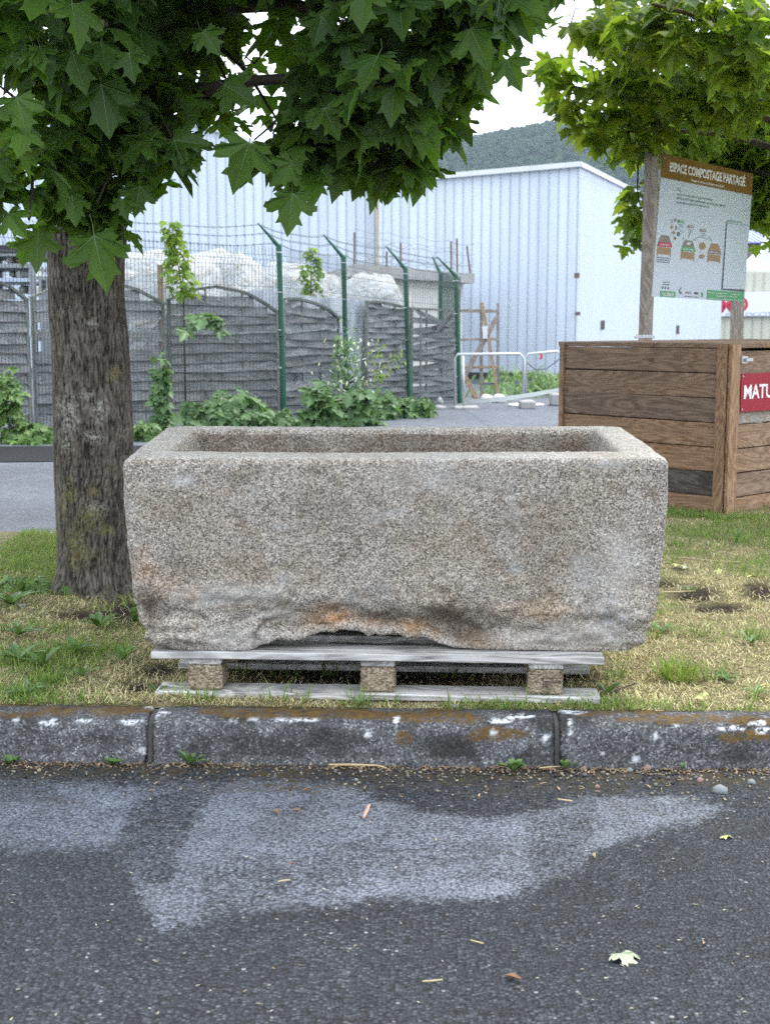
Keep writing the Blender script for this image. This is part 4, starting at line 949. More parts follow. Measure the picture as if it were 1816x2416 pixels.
# red and grey letters on the far hall's board
REDL = m_plain('red_letter', (.55,.02,.06), .5); GREYL = m_plain('grey_letter', (.36,.40,.45), .6)
lettering('lettering', 'MO', ((1698,738),(1764,735),(1764,700),(1698,703)), R0, R1, .28, REDL, board, .03)
lettering('lettering', 'IS EL OCCITAN', ((1712,747),(1850,745),(1850,735),(1712,738)), R0, R1, .28, GREYL, board)

# ================================================================== leaves
HALF = [(.0,.0),(.09,-.05),(.22,-.03),(.29,-.10),(.45,-.12),(.395,-.01),(.50,.05),(.37,.15),(.52,.17),(.56,.25),(.64,.245),(.70,.38),(.585,.40),(.60,.50),(.465,.50),(.285,.43),(.26,.58),(.29,.64),(.37,.76),(.205,.75),(.0,1.06)]
BT, N1, LT, N2, TT = 4, 7, 11, 15, 20
def leaf_mesh(seed, mats, veins=True, droop=.22, petiole=True):
    rr = random.Random(seed); mb = MB(); fold = rr.uniform(.0, .38); twist = rr.uniform(-.3, .3); curl = rr.uniform(-.12, .25)
    for sgn in (-1, 1):
        pts = []
        for i, (x, y) in enumerate(HALF):
            jx = 1+rr.uniform(-.06, .06); jy = rr.uniform(-.02, .02) if 0 < i < TT else 0
            x2, y2 = x*jx, y+jy; r2 = x2*x2+(y2-.25)**2
            z = -droop*r2 + .04*math.sin(7*x2*sgn+seed)+(.045 if i in (N1, N2) else 0) + (-.05 if i in (LT, BT) else 0) + fold*abs(x2) + twist*sgn*x2*y2 - curl*max(0, y2-.5)**2*2
            if i == 0: z = -.02
            if i == TT: z = -droop*.64-.03
            pts.append((sgn*x2, y2, z))
        for idx in ([0]+list(range(1, BT+1)), [0]+list(range(BT, N1+1)), [0]+list(range(N1, LT+1)), [0]+list(range(LT, N2+1)), [0]+list(range(N2, TT+1))):
            q = idx if sgn > 0 else idx[::-1]
            mb.add([pts[i] for i in q], [tuple(range(len(q)))], 0)
        if veins:
            for ti, wv in ((BT, .006), (LT, .009), (TT, .010)):
                if ti == TT and sgn < 0: continue
                a = Vector(pts[0]); b = Vector(pts[ti]); t = (b-a).normalized(); sd = Vector((-t.y, t.x, 0)).normalized()
                up = Vector((0, 0, .008)); vs = []
                for k in range(5):
                    f = k/4*.92; p = a+(b-a)*f; p.z = p.z + up.z + (.0 if k in (0, 4) else .006); ww = wv*(1-.8*f)
                    vs += [p-sd*ww, p+sd*ww]
                mb.add(vs, [(2*k, 2*k+1, 2*k+3, 2*k+2) for k in range(4)], 1)
    if petiole:
        mb.tube([(0, .02, -.01), (rr.uniform(-.05, .05), -.2, .05), (rr.uniform(-.14, .14), -.36, .16)], [.010, .007, .008], 4, 2, False)
    me = bpy.data.meshes.new('leaf')
    me.from_pydata(mb.v, [], mb.f)
    for m_ in mats: me.materials.append(m_)
    me.polygons.foreach_set('material_index', mb.m)
    bm = bmesh.new(); bm.from_mesh(me); bmesh.ops.remove_doubles(bm, verts=bm.verts, dist=1e-5)
    bmesh.ops.triangulate(bm, faces=bm.faces); bm.to_mesh(me); bm.free(); me.update()
    return me
def mesh_arrays(me):
    V = np.array([v.co[:] for v in me.vertices]); T = np.array([list(p.vertices) for p in me.polygons]); mi = np.array([p.material_index for p in me.polygons])
    return V, T, mi
def leaf_frame(tip, nrm):
    t = Vector(tip).normalized(); n = Vector(nrm); n = (n-t*n.dot(t))
    n = n.normalized() if n.length > 1e-4 else t.orthogonal().normalized()
    x = t.cross(n); return Matrix((x, t, n)).transposed()
def rand_leaf_rot(out, tilt=.5, facing=0.0):
    "leaf hangs: tip down and outward, upper side up and outward"
    a = random.uniform(0, 6.283); o = Vector((math.cos(a), math.sin(a), 0))*.8 + Vector(out)*.6 + Vector((0, -facing, 0))
    o.z = 0; o = o.normalized() if o.length > .01 else Vector((0, -1, 0))
    k = random.uniform(.25, 1.1); tip = o*math.cos(k)+Vector((0, 0, -math.sin(k))) + Vector((random.gauss(0, .25), random.gauss(0, .25), random.gauss(0, .15)))
    nrm = o*math.sin(k)+Vector((0, 0, math.cos(k))) + Vector((random.gauss(0, .3), random.gauss(0, .3), 0))
    return leaf_frame(tip, nrm)
def blob_points(px, py, Y, rx, ry, rY, n):
    "n places in an ellipsoid centred where pixel (px,py) lies at depth Y; radii given in pixels and metres"
    c = at(px, py, Y); k = Y/F; out = []
    while len(out) < n:
        q = Vector((random.uniform(-1, 1), random.uniform(-1, 1), random.uniform(-1, 1)))
        if q.length > 1: continue
        out.append((Vector((c.x+q.x*rx*k, c.y+q.y*rY, c.z+q.z*ry*k)), q, c))
    return out
def limb(parent, a, b, r0, r1, sag=.12, name='limb', mat_=TWIG, wig=.05):
    a = Vector(a); b = Vector(b); P_ = []; ph = random.uniform(0, 6)
    n_ = 9
    for i in range(n_):
        t = i/(n_-1); p = a.lerp(b, t) + Vector((math.sin(t*5+ph)*wig*t*(1-t)*2, math.cos(t*4+ph)*wig*t*(1-t)*2, sag*math.sin(math.pi*t))); P_.append(p)
    mb = MB(); mb.tube(P_, [r0+(r1-r0)*(i/(n_-1)) for i in range(n_)], 7); return mb.build(name, mat_, parent, smooth=True)

def build_tree(parent, blobs, heroes, crown_out, leafmat, size, parts=290, facing=.25, dens=1.22):
    mats = [leafmat, VEIN, PETIOLE]
    near = [leaf_mesh(i*3+1, mats, True, random.uniform(.05, .5)) for i in range(12)]
    far = [mesh_arrays(leaf_mesh(i*5+2, mats, False, random.uniform(.05, .5), False)) for i in range(8)]; tw = MB()
    inst = []                                                     # (location, 3x3 rotation, size)
    for bl_ in blobs:
        px, py, Y, rx, ry, rY, n = bl_
        for p, q, c in blob_points(px, py, Y, rx, ry, rY, max(2, n//7)):
            m0 = c.lerp(p, .45)+Vector((random.gauss(0, .03), random.gauss(0, .03), .04)); tw.tube([c, m0, p], [.005, .0035, .002], 4, 0, False)
        for p, q, c in blob_points(px, py, Y, rx, ry, rY, int(n*dens)):
            inst.append((p, rand_leaf_rot((q.x, q.y, 0), facing=facing), size*random.uniform(.62, 1.12)*.92))
    ip = np.array([i_[0][:] for i_ in inst]); u_, v_, w_ = project(ip)
    score = w_ + np.where((u_ < -20) | (u_ > 1836) | (v_ < -40), 100, 0)
    order = np.argsort(score); pick = set(order[:parts-len(heroes)].tolist())
    lo_ = WL[parent]
    def place(p, R, s_, k):
        o = bpy.data.objects.new('leaf', near[k % 12]); COL.objects.link(o); o.parent = parent
        o.matrix_local = Matrix.Translation(p-lo_) @ R.to_4x4() @ Matrix.Diagonal((s_, s_, s_, 1))
        WL[o] = p
    for k, (bx, by, tx_, ty_, Y, s_) in enumerate(heroes):
        b = at(bx, by, Y); t = at(tx_, ty_, Y-.02); d = t-b; view = (Vector((0, 0, H))-b).normalized()
        n_ = view + Vector((random.uniform(-.35, .35), 0, random.uniform(.1, .6)))
        place(b, leaf_frame(d, n_), d.length/1.05 if s_ == 0 else s_, k)
    for k, i_ in enumerate(pick): place(*inst[i_], k)
    rest = [inst[i] for i in range(len(inst)) if i not in pick] + crown_out
    VV, TT_ = [], []; off_ = 0
    for k, (p, R, s_) in enumerate(rest):
        fv, ft, fm = far[k % 8]; Rn = np.array(R)*s_
        VV.append(fv @ Rn.T + np.array(p[:])); TT_.append(ft+off_); off_ += len(fv)
    to_ = tw.build('twigs', TWIG, parent, fix=False); to_['kind'] = 'stuff'
    cr = np_mesh('crown', np.concatenate(VV), np.concatenate(TT_), leafmat, parent, loc=lo_); cr['kind'] = 'stuff'
    return inst
def shell_points(c, r, n, size, keep_out=True):
    out = []; c = Vector(c)
    while len(out) < n:
        q = Vector((random.uniform(-1, 1), random.uniform(-1, 1), random.uniform(-1, 1)))
        if q.length > 1 or (q.length < .35 and random.random() < .6): continue
        p = Vector((c.x+q.x*r[0], c.y+q.y*r[1], c.z+q.z*r[2]))
        u_, v_, w_ = project(np.array([p[:]]))
        if keep_out and w_[0] > .2 and -90 < u_[0] < 1906 and v_[0] > -60: continue
        out.append((p, rand_leaf_rot((q.x, q.y, 0)), size*random.uniform(.8, 1.25)))
    return out

# ------------------------------------------------------------------ the left maple
lt = thing('maple_tree', (TRUNK.x, TRUNK.y, 0), 'dark maple tree with a furrowed trunk beside the trough', 'tree')
cl = [(1410,232,100),(1392,226,90),(1372,223,84.5),(1340,222,82.5),(1290,222,83),(1200,221,85),(1120,220,87.5),(1040,221,90.5),(1000,221,90),(930,218,89),(860,216,87),(780,210,85),(700,204,84.5),(620,202,86),(560,204,90),(520,203,88),(470,196,80),(400,188,66),(300,182,50),(220,178,42),(100,172,38),(-60,165,34),(-500,150,25)]
prof_t = []
for py, cx, rp_ in cl:
    p = at(cx, py, TRUNK.y); prof_t.append((p.z, p.x, rp_*TRUNK.y/F*1.01))
prof_t = np.array(prof_t)[::1]
zt_ = np.concatenate([np.linspace(prof_t[0, 0], 2.0, 430), np.linspace(2.03, prof_t[-1, 0], 60)]); na = 250
oz = np.argsort(prof_t[:, 0]); cxz = np.interp(zt_, prof_t[oz, 0], prof_t[oz, 1]); crz = np.interp(zt_, prof_t[oz, 0], prof_t[oz, 2])
ang = np.linspace(0, 2*math.pi, na, endpoint=False)
Zg, Ag = np.meshgrid(zt_, ang, indexing='ij'); Zg = Zg.ravel(); Ag = Ag.ravel(); Rg = np.repeat(crz, na); Xg = np.repeat(cxz, na)
U = np.c_[np.cos(Ag)*Rg, np.sin(Ag)*Rg, Zg]
wp = U + .010*np.c_[vnoise(U*22, 1)-.5, vnoise(U*22, 2)-.5, 0*Zg]
fis = np.abs(fbm(wp*np.array([88, 88, 8.5]), 2, 91)-.5)*2; fis2 = np.abs(fbm(wp*np.array([170, 170, 26]), 2, 95)-.5)*2
rdg = np.clip(sstep(0.0, .20, fis)*.55+.45*sstep(0, .3, fis2), 0, 1)
bumps = (fbm(U*np.array([9, 9, 4]), 3, 93)-.5)*.016
flare = (.026*sstep(.11, -.03, Zg)+.006*sstep(.35, .0, Zg))*(1+.75*np.sin(Ag*5+1))
Rr = Rg*(1+0*Zg) + bumps + (rdg-.6)*.008 + flare
TV = np.c_[Xg+np.cos(Ag)*Rr, TRUNK.y+np.sin(Ag)*Rr, Zg]
u, v, w = project(TV)
nl = fbm(TV*30, 4, 94)
lich = 0; yel = 0
for cx, cy, rx, ry in ((235,975,22,40),(205,930,20,14),(160,960,30,40),(240,950,14,20),(215,765,20,12),(170,1000,30,30),(225,1030,30,20),(230,1200,30,20),(160,1050,18,20)): lich = np.maximum(lich, 1.25-np.hypot((u-cx)/rx, (v-cy)/ry))
for cx, cy, rx, ry in ((180,1290,26,60),(215,1225,34,30),(165,1160,16,40),(200,1310,40,24),(250,1250,24,16),(270,880,18,20),(150,1190,8,40),(220,1160,14,14)): yel = np.maximum(yel, 1.25-np.hypot((u-cx)/rx, (v-cy)/ry))
lich = np.clip(lich+(nl-.5)*.8, 0, 1); yel = np.clip(yel+(nl-.5)*.8, 0, 1)
nzr = len(zt_); i, j = np.meshgrid(np.arange(nzr-1), np.arange(na), indexing='ij'); a_ = (i*na+j).ravel(); b_ = (i*na+(j+1) % na).ravel()
np_mesh('trunk', TV, np.c_[a_, b_, b_+na, a_+na], BARK, lt, loc=(TRUNK.x, TRUNK.y, 0), attrs=dict(ridge=rdg, lichen=lich, yellow=yel), smooth=True)
tp = lambda z: Vector((float(np.interp(z, prof_t[oz, 0], prof_t[oz, 1])), TRUNK.y, z))
for z0_, (ex, ey, eY), r0_, r1_ in ((1.50, (330,250,4.9), .045, .012), (1.62, (840,190,4.7), .040, .010), (1.35, (60,330,4.5), .03, .008), (1.7, (480,80,5.3), .04, .010), (1.8, (40,90,4.7), .035, .01), (2.0, (900,40,6.3), .05, .012), (2.3, (1100,-150,4.8), .045, .012), (1.95, (250,60,4.3), .03, .008), (2.6, (300,-500,6.6), .045, .012), (2.8, (700,-500,5.4), .05, .014), (2.9, (-300,-500,5.0), .045, .012)):
    limb(lt, tp(z0_), at(ex, ey, eY), r0_, r1_, .10)
for (ax_, ay_, aY), (ex, ey, eY) in (((840,190,4.7),(1040,240,4.7)),((840,190,4.7),(880,370,4.8)),((840,190,4.7),(700,380,4.7)),((330,250,4.9),(420,350,4.75)),((840,190,4.7),(600,330,4.8)),((900,40,6.3),(1110,60,5.2)),((1100,-150,4.8),(1180,30,4.5)),((330,250,4.9),(230,480,4.6)),((480,80,5.3),(560,240,5.2)),((60,330,4.5),(70,520,4.4)),((480,80,5.3),(690,330,4.9))):
    limb(lt, at(ax_, ay_, aY), at(ex, ey, eY), .011, .003, .03, 'twig', wig=.03)
blobs_l = [(600,150,6.4,130,130,.5,14),(700,60,6.2,70,80,.4,9),(490,40,6.0,70,70,.4,10),(640,310,5.6,80,30,.3,6),(140,70,4.5,230,150,.5,88),(60,250,4.35,110,150,.35,34),(30,420,4.5,50,60,.25,12),(210,330,4.70,120,110,.2,26),(205,450,4.75,100,80,.14,24),(150,540,4.75,110,50,.12,8),(240,520,4.78,60,60,.08,10),(300,250,4.8,90,100,.3,34),(330,380,4.9,60,70,.25,18),
  (410,40,4.9,150,90,.6,58),(400,190,4.9,100,80,.4,30),(410,335,4.75,60,60,.25,14),(500,110,5.6,50,60,.5,7),(520,250,5.2,50,40,.4,6),
  (910,60,4.7,175,130,.6,86),(850,210,4.6,180,100,.45,66),(780,300,4.8,105,75,.35,40),(900,300,4.75,120,80,.4,66),(880,385,4.8,110,40,.3,36),(710,365,4.8,90,45,.25,26),(960,370,4.9,60,50,.25,18),(650,60,5.6,40,50,.4,5),
  (1060,120,4.6,90,100,.35,44),(1035,235,4.7,50,65,.3,15),(1110,40,4.5,100,70,.35,36),(1180,10,4.5,70,40,.25,14),(1110,190,4.6,40,50,.2,8),
  (170,0,6.2,300,90,.7,70),(890,30,6.4,230,110,.8,50),(260,140,5.6,150,100,.4,34),(880,170,5.6,190,110,.4,46)]
heroes_l = [(222,556,262,684,4.30,0),(92,553,84,645,4.42,0),(690,457,676,556,4.45,0),(588,337,546,452,4.40,0),(170,120,200,215,4.2,0),(305,125,316,196,4.2,0),(40,232,66,322,4.1,0),(25,130,58,165,4.15,0),(240,200,258,325,4.3,0),(170,460,185,530,4.5,0),(985,28,1002,86,4.3,0),(1110,68,1160,160,4.25,0),(940,282,972,366,4.4,0),(690,385,640,440,4.45,0),(1130,150,1165,268,4.35,.10),(1195,140,1232,218,4.3,.10),(420,345,428,412,4.5,0),(450,370,470,405,4.55,0),(330,440,318,512,4.6,0),(290,470,300,520,4.55,0),(760,400,782,436,4.6,0),(950,385,990,440,4.7,0),(870,420,900,446,4.75,0),(20,505,60,560,4.35,0),(850,150,880,215,4.25,0),(480,75,520,130,4.35,0),(530,200,600,240,4.5,.12),(1215,10,1245,78,4.35,.12),(410,330,470,330,4.5,.11),(330,320,360,430,4.6,0),(900,225,930,275,4.35,0),(1010,190,1040,262,4.4,0),(765,255,800,330,4.4,0),(110,25,150,85,4.2,0),(760,40,740,110,4.35,0)]
cro = shell_points((-.75, 5.5, 3.4), (2.3, 2.2, 1.5), 4600, .19)  # unseen crown above the view, leaves thickened to shade the canopy's underside
build_tree(lt, blobs_l, heroes_l, cro, LEAF_L, .145, 300, .45)

# ------------------------------------------------------------------ the right maple
RT = Vector((at(1985, 800, 9.6).x, 9.6, -.04))
rt = thing('maple_tree', RT, 'bright green maple tree overhanging the information board', 'tree')
mb = MB(); P_ = [RT+Vector((0, 0, -.1)), RT+Vector((.01, 0, .5)), RT+Vector((.0, 0, 1.4)), RT+Vector((-.04, 0, 2.2)), RT+Vector((-.05, 0, 3.2)), RT+Vector((0, 0, 4.4))]
mb.tube(P_, [.17, .14, .13, .12, .09, .05], 20)
me_o = mb.build('trunk', BARK, rt, smooth=True)
for ex, ey, eY, z_ in ((1540,10,7.1,2.7),(1560,230,8.2,2.1),(1380,200,8.2,2.3),(1720,230,8.0,2.0),(1730,400,10.0,1.7),(1420,60,7.7,2.5),(1480,310,8.5,2.0)):
    limb(rt, RT+Vector((-.04, 0, z_)), at(ex, ey, eY), .035, .006, .12)
limb(rt, at(1760, 100, 6.75), at(1530, 8, 6.75), .017, .009, .02, 'limb', m_plain('grey_brown_twig', (.13,.10,.08), .8, nscale=60))
limb(rt, at(1480, 310, 8.5), at(1510, 490, 8.85), .010, .003, .02, 'twig')
limb(rt, RT+Vector((-.04, 0, 2.4)), at(1760, 100, 6.75), .03, .017, .05)
blobs_r = [(1640,60,7.0,190,80,.45,150),(1760,110,6.9,90,80,.4,60),(1470,55,7.6,110,65,.45,44),(1400,120,8.0,75,75,.4,24),(1345,60,7.9,40,40,.3,6),(1580,195,8.2,165,75,.6,150),(1720,220,8.1,120,90,.6,130),(1465,205,8.3,90,65,.4,42),(1330,215,8.2,60,45,.25,16),(1300,165,8.2,35,20,.2,5),(1330,260,8.3,40,25,.2,7),
  (1480,300,8.5,110,50,.4,62),(1600,315,9.6,120,55,.3,100),(1400,280,8.4,60,40,.3,20),(1500,350,8.8,60,28,.25,20),(1720,330,10.1,120,70,.35,170),(1740,430,10.3,95,100,.4,230),(1720,280,10.8,130,90,.5,180),(1600,300,10.6,110,60,.4,110),(1800,480,10.2,45,100,.3,60),(1790,330,10.0,60,100,.35,60),(1660,400,10.3,60,60,.3,50),(1520,470,8.9,45,50,.2,26),(1495,530,8.8,35,45,.2,14),(1545,510,8.95,25,60,.15,14),(1480,570,8.8,20,15,.1,3)]
heroes_r = [(1590,120,1582,172,6.8,0),(1450,60,1460,118,7.0,0),(1680,130,1700,165,6.8,0),(1740,140,1735,170,6.8,0),(1530,100,1545,135,7.0,0),(1300,140,1275,158,8.1,.13),(1320,175,1285,180,8.1,.13),(1350,195,1270,212,8.1,.13),(1345,245,1312,265,8.1,0),(1390,330,1365,335,8.4,0),(1480,560,1470,582,8.8,0)]
cro = shell_points((RT.x+.1, 9.2, 3.5), (2.1, 2.3, 1.8), 1500, .16)
build_tree(rt, blobs_r, heroes_r, cro, LEAF_R, .145, 300, .3)

# ------------------------------------------------------------------ saplings, bushes and weeds
SMALL = [mesh_arrays(leaf_mesh(i*7+3, [LEAF_Y, VEIN, PETIOLE], False, .25, False)) for i in range(4)]
def leaf_cluster(parent, places, mat_, name='foliage', shapes=None):
    VV, TT_ = [], []; off_ = 0; shapes = shapes or SMALL
    for k, (p, R, s_) in enumerate(places):
        fv, ft, fm = shapes[k % len(shapes)]; VV.append(fv @ (np.array(R)*s_).T + np.array(p[:])); TT_.append(ft+off_); off_ += len(fv)
    o = np_mesh(name, np.concatenate(VV), np.concatenate(TT_), mat_, parent, loc=WL[parent]); o['kind'] = 'stuff'; return o
ov = [(0,0,0),(.10,.12,.02),(.15,.35,.03),(.12,.65,.0),(.0,1,-.08),(-.12,.65,0),(-.15,.35,.03),(-.10,.12,.02),(0,.5,-.02)]
OVAL = [(np.array(ov), np.array([[0,1,8],[1,2,8],[2,3,8],[3,4,8],[4,5,8],[5,6,8],[6,7,8],[7,0,8]]), None)]
def sapling(px_top, py_top, px_base, py_base, Y, wpx, label, n, size):
    b = at(px_base, py_base, Y); t = at(px_top, py_top, Y); gb_ = Vector((b.x, b.y, gz(b.y)))
    o = thing('sapling', gb_, label, 'sapling', 'young maples growing at the fence'); mb = MB(); mb.tube([gb_, b.lerp(gb_, .4), b, t], [.012, .011, .009, .003], 6); mb.build('stem', TWIG, o, smooth=True)
    pl = []
    for i in range(n):
        f = (i+random.random())/n; c_ = b.lerp(t, f); r_ = wpx*Y/F*(1-.45*f)*random.uniform(.2, 1); a = random.uniform(0, 6.283)
        p = c_+Vector((math.cos(a)*r_, math.sin(a)*r_*.8, random.uniform(-.03, .03))); pl.append((p, rand_leaf_rot((math.cos(a), math.sin(a), 0)), size*random.uniform(.6, 1.15)))
    leaf_cluster(o, pl, LEAF_Y)
sapling(404, 525, 433, 700, 15.75, 40, 'taller yellow-green sapling rising above the fence beside the trunk', 150, .095)
sapling(735, 585, 733, 710, 18.3, 36, 'smaller yellow-green sapling between the first two green posts', 95, .095)
def bush(px, py, wpx, hpx, n, size, label, Y=None, mat_=LEAF_G, shapes=None, name='bush', cat='bush', stem=True):
    g_ = gpt(px, py) if Y is None else Vector((at(px, py, Y).x, Y, gz(Y))); Y = g_.y; k = Y/F
    o = thing(name, g_, label, cat, 'plants along the foot of the fence')
    if stem:
        mb = MB()
        for i in range(5):
            a = random.uniform(0, 6.283); mb.tube([g_, g_+Vector((math.cos(a)*wpx*k*.3, math.sin(a)*.1, hpx*k*random.uniform(.5, .9)))], [.008, .003], 5)
        mb.build('stems', TWIG, o)
    pl = []
    for i in range(int(n*.68)):
        a = random.uniform(0, 6.283); h_ = random.uniform(0, 1)**1.1*(1.25 if random.random() < .15 else 1); r_ = math.sqrt(random.random())*(1.15-.6*min(1, h_))
        p = g_+Vector((math.cos(a)*r_*wpx*k, math.sin(a)*r_*min(wpx*k, .45), .02+h_*hpx*k)); pl.append((p, rand_leaf_rot((math.cos(a), math.sin(a)-.6, 0), facing=.4), size*random.uniform(.6, 1.2)))
    leaf_cluster(o, pl, mat_, 'foliage', shapes); return o
bush(470, 1008, 55, 55, 75, .17, 'broad-leaved green bush left of the first green post')
bush(560, 1012, 85, 75, 150, .17, 'widest low maple bush at the foot of the first green post')
bush(650, 1008, 50, 40, 50, .14, 'low green plants right below the first green post')
bush(755, 1008, 45, 90, 100, .18, 'pale green maple bush in front of the flowering shrub')
bush(840, 1003, 55, 80, 120, .17, 'darker leafy bush below the flowering shrub')
fl = bush(815, 985, 46, 190, 950, .08, 'tall shrub with small white blossoms growing through the fence', shapes=OVAL, mat_=LEAF_G, name='flowering_shrub', cat='shrub')
BLOSSOM = m_plain('cream_blossom', (.62,.66,.46), .7)
pl = []; g_ = WL[fl]; k = g_.y/F
for i in range(150):
    px = 815+random.gauss(12, 38); py = 965-random.uniform(0, 175); p = at(px, py, g_.y-.1+random.uniform(-.2, .1)); pl.append((p, rand_leaf_rot((0, -1, 0)), random.uniform(.04, .07)))
leaf_cluster(fl, pl, BLOSSOM, 'blossom', OVAL)
for ex, ey in ((885,830),(900,880),(870,925),(930,850)):
    mb = MB(); e_ = at(ex, ey, g_.y-.1); mb.tube([g_+Vector((0, 0, .4)), e_], [.008, .003], 5); mb.build('twig', TWIG, fl)
    leaf_cluster(fl, [(e_+Vector((random.gauss(0, .06), random.gauss(0, .05), random.gauss(0, .07))), rand_leaf_rot((0, -1, 0)), random.uniform(.05, .08)) for _ in range(34)], LEAF_Y, 'sprig', OVAL)
bush(910, 990, 26, 60, 60, .12, 'thin dark green plant left of the third green post')
bush(965, 985, 34, 45, 70, .14, 'round leafy plant at the third green post')
bush(1005, 985, 26, 35, 50, .10, 'yellowish weeds right of the third green post', mat_=WEED)
bush(30, 1045, 34, 150, 130, .12, 'tall leafy weeds at the left edge by the fence', mat_=WEED)
bush(85, 1046, 60, 40, 120, .09, 'low weeds between the fence and the dark strip on the left', mat_=WEED)
bush(382, 1030, 26, 160, 170, .10, 'climbing ivy-like plant at the joint of two fence panels', mat_=LEAF_G)
bush(340, 1040, 45, 35, 100, .09, 'low weeds between the trunk and the trough', mat_=WEED)
bush(484, 790, 50, 46, 34, .16, 'maple sprig poking out through the slats of the widest panel', Y=15.3, name='sprig', cat='plant', stem=False).children[0].location.z += (at(484, 792, 15.3).z-gz(15.3))
wd_ = []
for k in range(160):                                              # rough growth along the warehouse foot
    px = random.uniform(1140, 1345); p = gpt(px, random.uniform(905, 940)); h_ = random.uniform(.1, .45)
    for _ in range(4): wd_.append((p+Vector((random.gauss(0, .12), random.gauss(0, .1), h_*random.random())), rand_leaf_rot((0, -1, 0)), random.uniform(.12, .24)))
ws = thing('weed_strip', gpt(1240, 925), 'rough weeds along the foot of the warehouse wall', 'weeds', kind='stuff'); leaf_cluster(ws, wd_, WEED, 'foliage', OVAL)
bush(1268, 930, 26, 62, 60, .22, 'leafy shrub against the warehouse wall behind the barrier', shapes=OVAL)

# ================================================================== the wire fence
def gpost(px, py): p = gpt(px, py); return p
FP = [(-230, gpost(-230, 1030)), (200, gpost(200, 1003)), (664, gpost(671, 986)), (816, gpost(820, 970)), (962, gpost(967, 957)), (1081, gpost(1085, 951))]
TOPY = {-230: 510, 200: 548, 664: 580, 816: 606, 962: 633, 1081: 650}
wf = thing('wire_fence', FP[2][1], 'green welded wire fence with slanted barbed-wire arms', 'fence')
BWpts = []
for px, g_ in FP:
    z_ = at(px-4, TOPY[px], g_.y).z; t_ = Vector((at(px-6, TOPY[px], g_.y).x if px > 0 else g_.x, g_.y, z_))
    mb = MB(); mb.tube([g_+Vector((0, 0, -.05)), t_, t_+Vector((0, 0, .02))], [.034, .034, .028], 12)
    po = mb.build('post', GREEN_PAINT, wf, smooth=False)
    k = g_.y/F; tip = t_+Vector((-46*k, -.12, 50*k)) if px != 1081 else t_+Vector((-45*k, -.1, 42*k))
    mb = MB(); mb.tube([t_+Vector((0, 0, -.01)), t_.lerp(tip, .55), tip], [.030, .017, .010], 8); mb.build('arm', GREEN_PAINT, po)
    for zz in (.08, .55, 1.0, 1.45):
        if zz < z_-g_.z:
            c_ = t_+Vector((0, 0, -zz)); mb = MB(); mb.tube([c_+Vector((-.042, -.01, 0)), c_+Vector((0, -.040, .004)), c_+Vector((.042, -.01, 0))], .008, 6); mb.build('clip', GALV, po)
    BWpts.append([t_.lerp(tip, f) for f in (.12, .55, .93)])
# extra post of the return fence behind the corner
c_ = gpost(1040, 948); c_.y += 2.2; c_.z = gz(c_.y); c_.x = at(1038, 760, c_.y).x; t_ = Vector((c_.x, c_.y, at(1036, 645, c_.y).z))
mb = MB(); mb.tube([c_, t_, t_+Vector((-.13, 0, .26))], [.034, .034, .012], 10); mb.build('post', GREEN_PAINT, wf)
FP2 = (FP[5][1], c_)
def wire_panel(A, B, zA, zB, n_sp=.0455):
    "vertical wires with two folded rows near the top and the middle, and level wires"
    A = Vector(A); B = Vector(B); L = math.hypot(B.x-A.x, B.y-A.y); e = Vector((B.x-A.x, B.y-A.y, 0))/L; n_ = Vector((e.y, -e.x, 0))
    if n_.y > 0: n_ = -n_
    k = int(L/n_sp); mb = MB(); r_ = .0030
    def sec(t, zfrac_pts):
        return None
    for i in range(1, k):
        s_ = i/k; g_ = A.lerp(B, s_); zt_ = zA+(zB-zA)*s_; h_ = zt_-g_.z
        pts_ = [(0, .03), (0, h_*.47), (.035, h_*.495), (0, h_*.52), (0, h_*.90), (.04, h_*.935), (0, h_*.965), (0, h_+.025)]
        mb.tube([g_+n_*(.0+o_)+Vector((0, 0, z_)) for o_, z_ in pts_], r_, 3, 0, False)
    for f_, o_ in ((.06, 0), (.2, 0), (.36, 0), (.47, .0), (.495, .035), (.52, 0), (.66, 0), (.78, 0), (.90, 0), (.935, .04), (.965, 0)):
        P_ = []
        for s_ in (0, .25, .5, .75, 1):
            g_ = A.lerp(B, s_); h_ = (zA+(zB-zA)*s_)-g_.z; P_.append(g_+n_*o_+Vector((0, 0, h_*f_)))
        mb.tube(P_, r_*1.05, 3, 0, False)
    o = mb.build('mesh_panel', WIRE, wf, fix=False); o['kind'] = 'stuff'; return o
for (pa, ga), (pb, gb) in zip(FP[:-1], FP[1:]):
    wire_panel(ga, gb, at(pa, TOPY[pa]+10, ga.y).z, at(pb, TOPY[pb]+10, gb.y).z)
wire_panel(FP2[0], FP2[1], at(1081, 658, FP2[0].y).z, t_.z, .055)
for (a3, b3) in zip(BWpts[:-1], BWpts[1:]):
    for p0_, p1_ in zip(a3, b3):
        mb = MB(); P_ = []; n_ = 24; L = (p1_-p0_).length
        for i in range(n_+1):
            f = i/n_; P_.append(p0_.lerp(p1_, f)+Vector((0, 0, -.035*L*math.sin(math.pi*f)*(1+.2*math.sin(f*9)))))
        mb.tube(P_, .0045, 3, 0, False)
        for i in range(1, n_): mb.tube([P_[i]+Vector((-.008, 0, .016)), P_[i]+Vector((.008, 0, -.016))], .004, 3, 0, False)
        mb.build('barbed_strand', BARB, wf, fix=False)

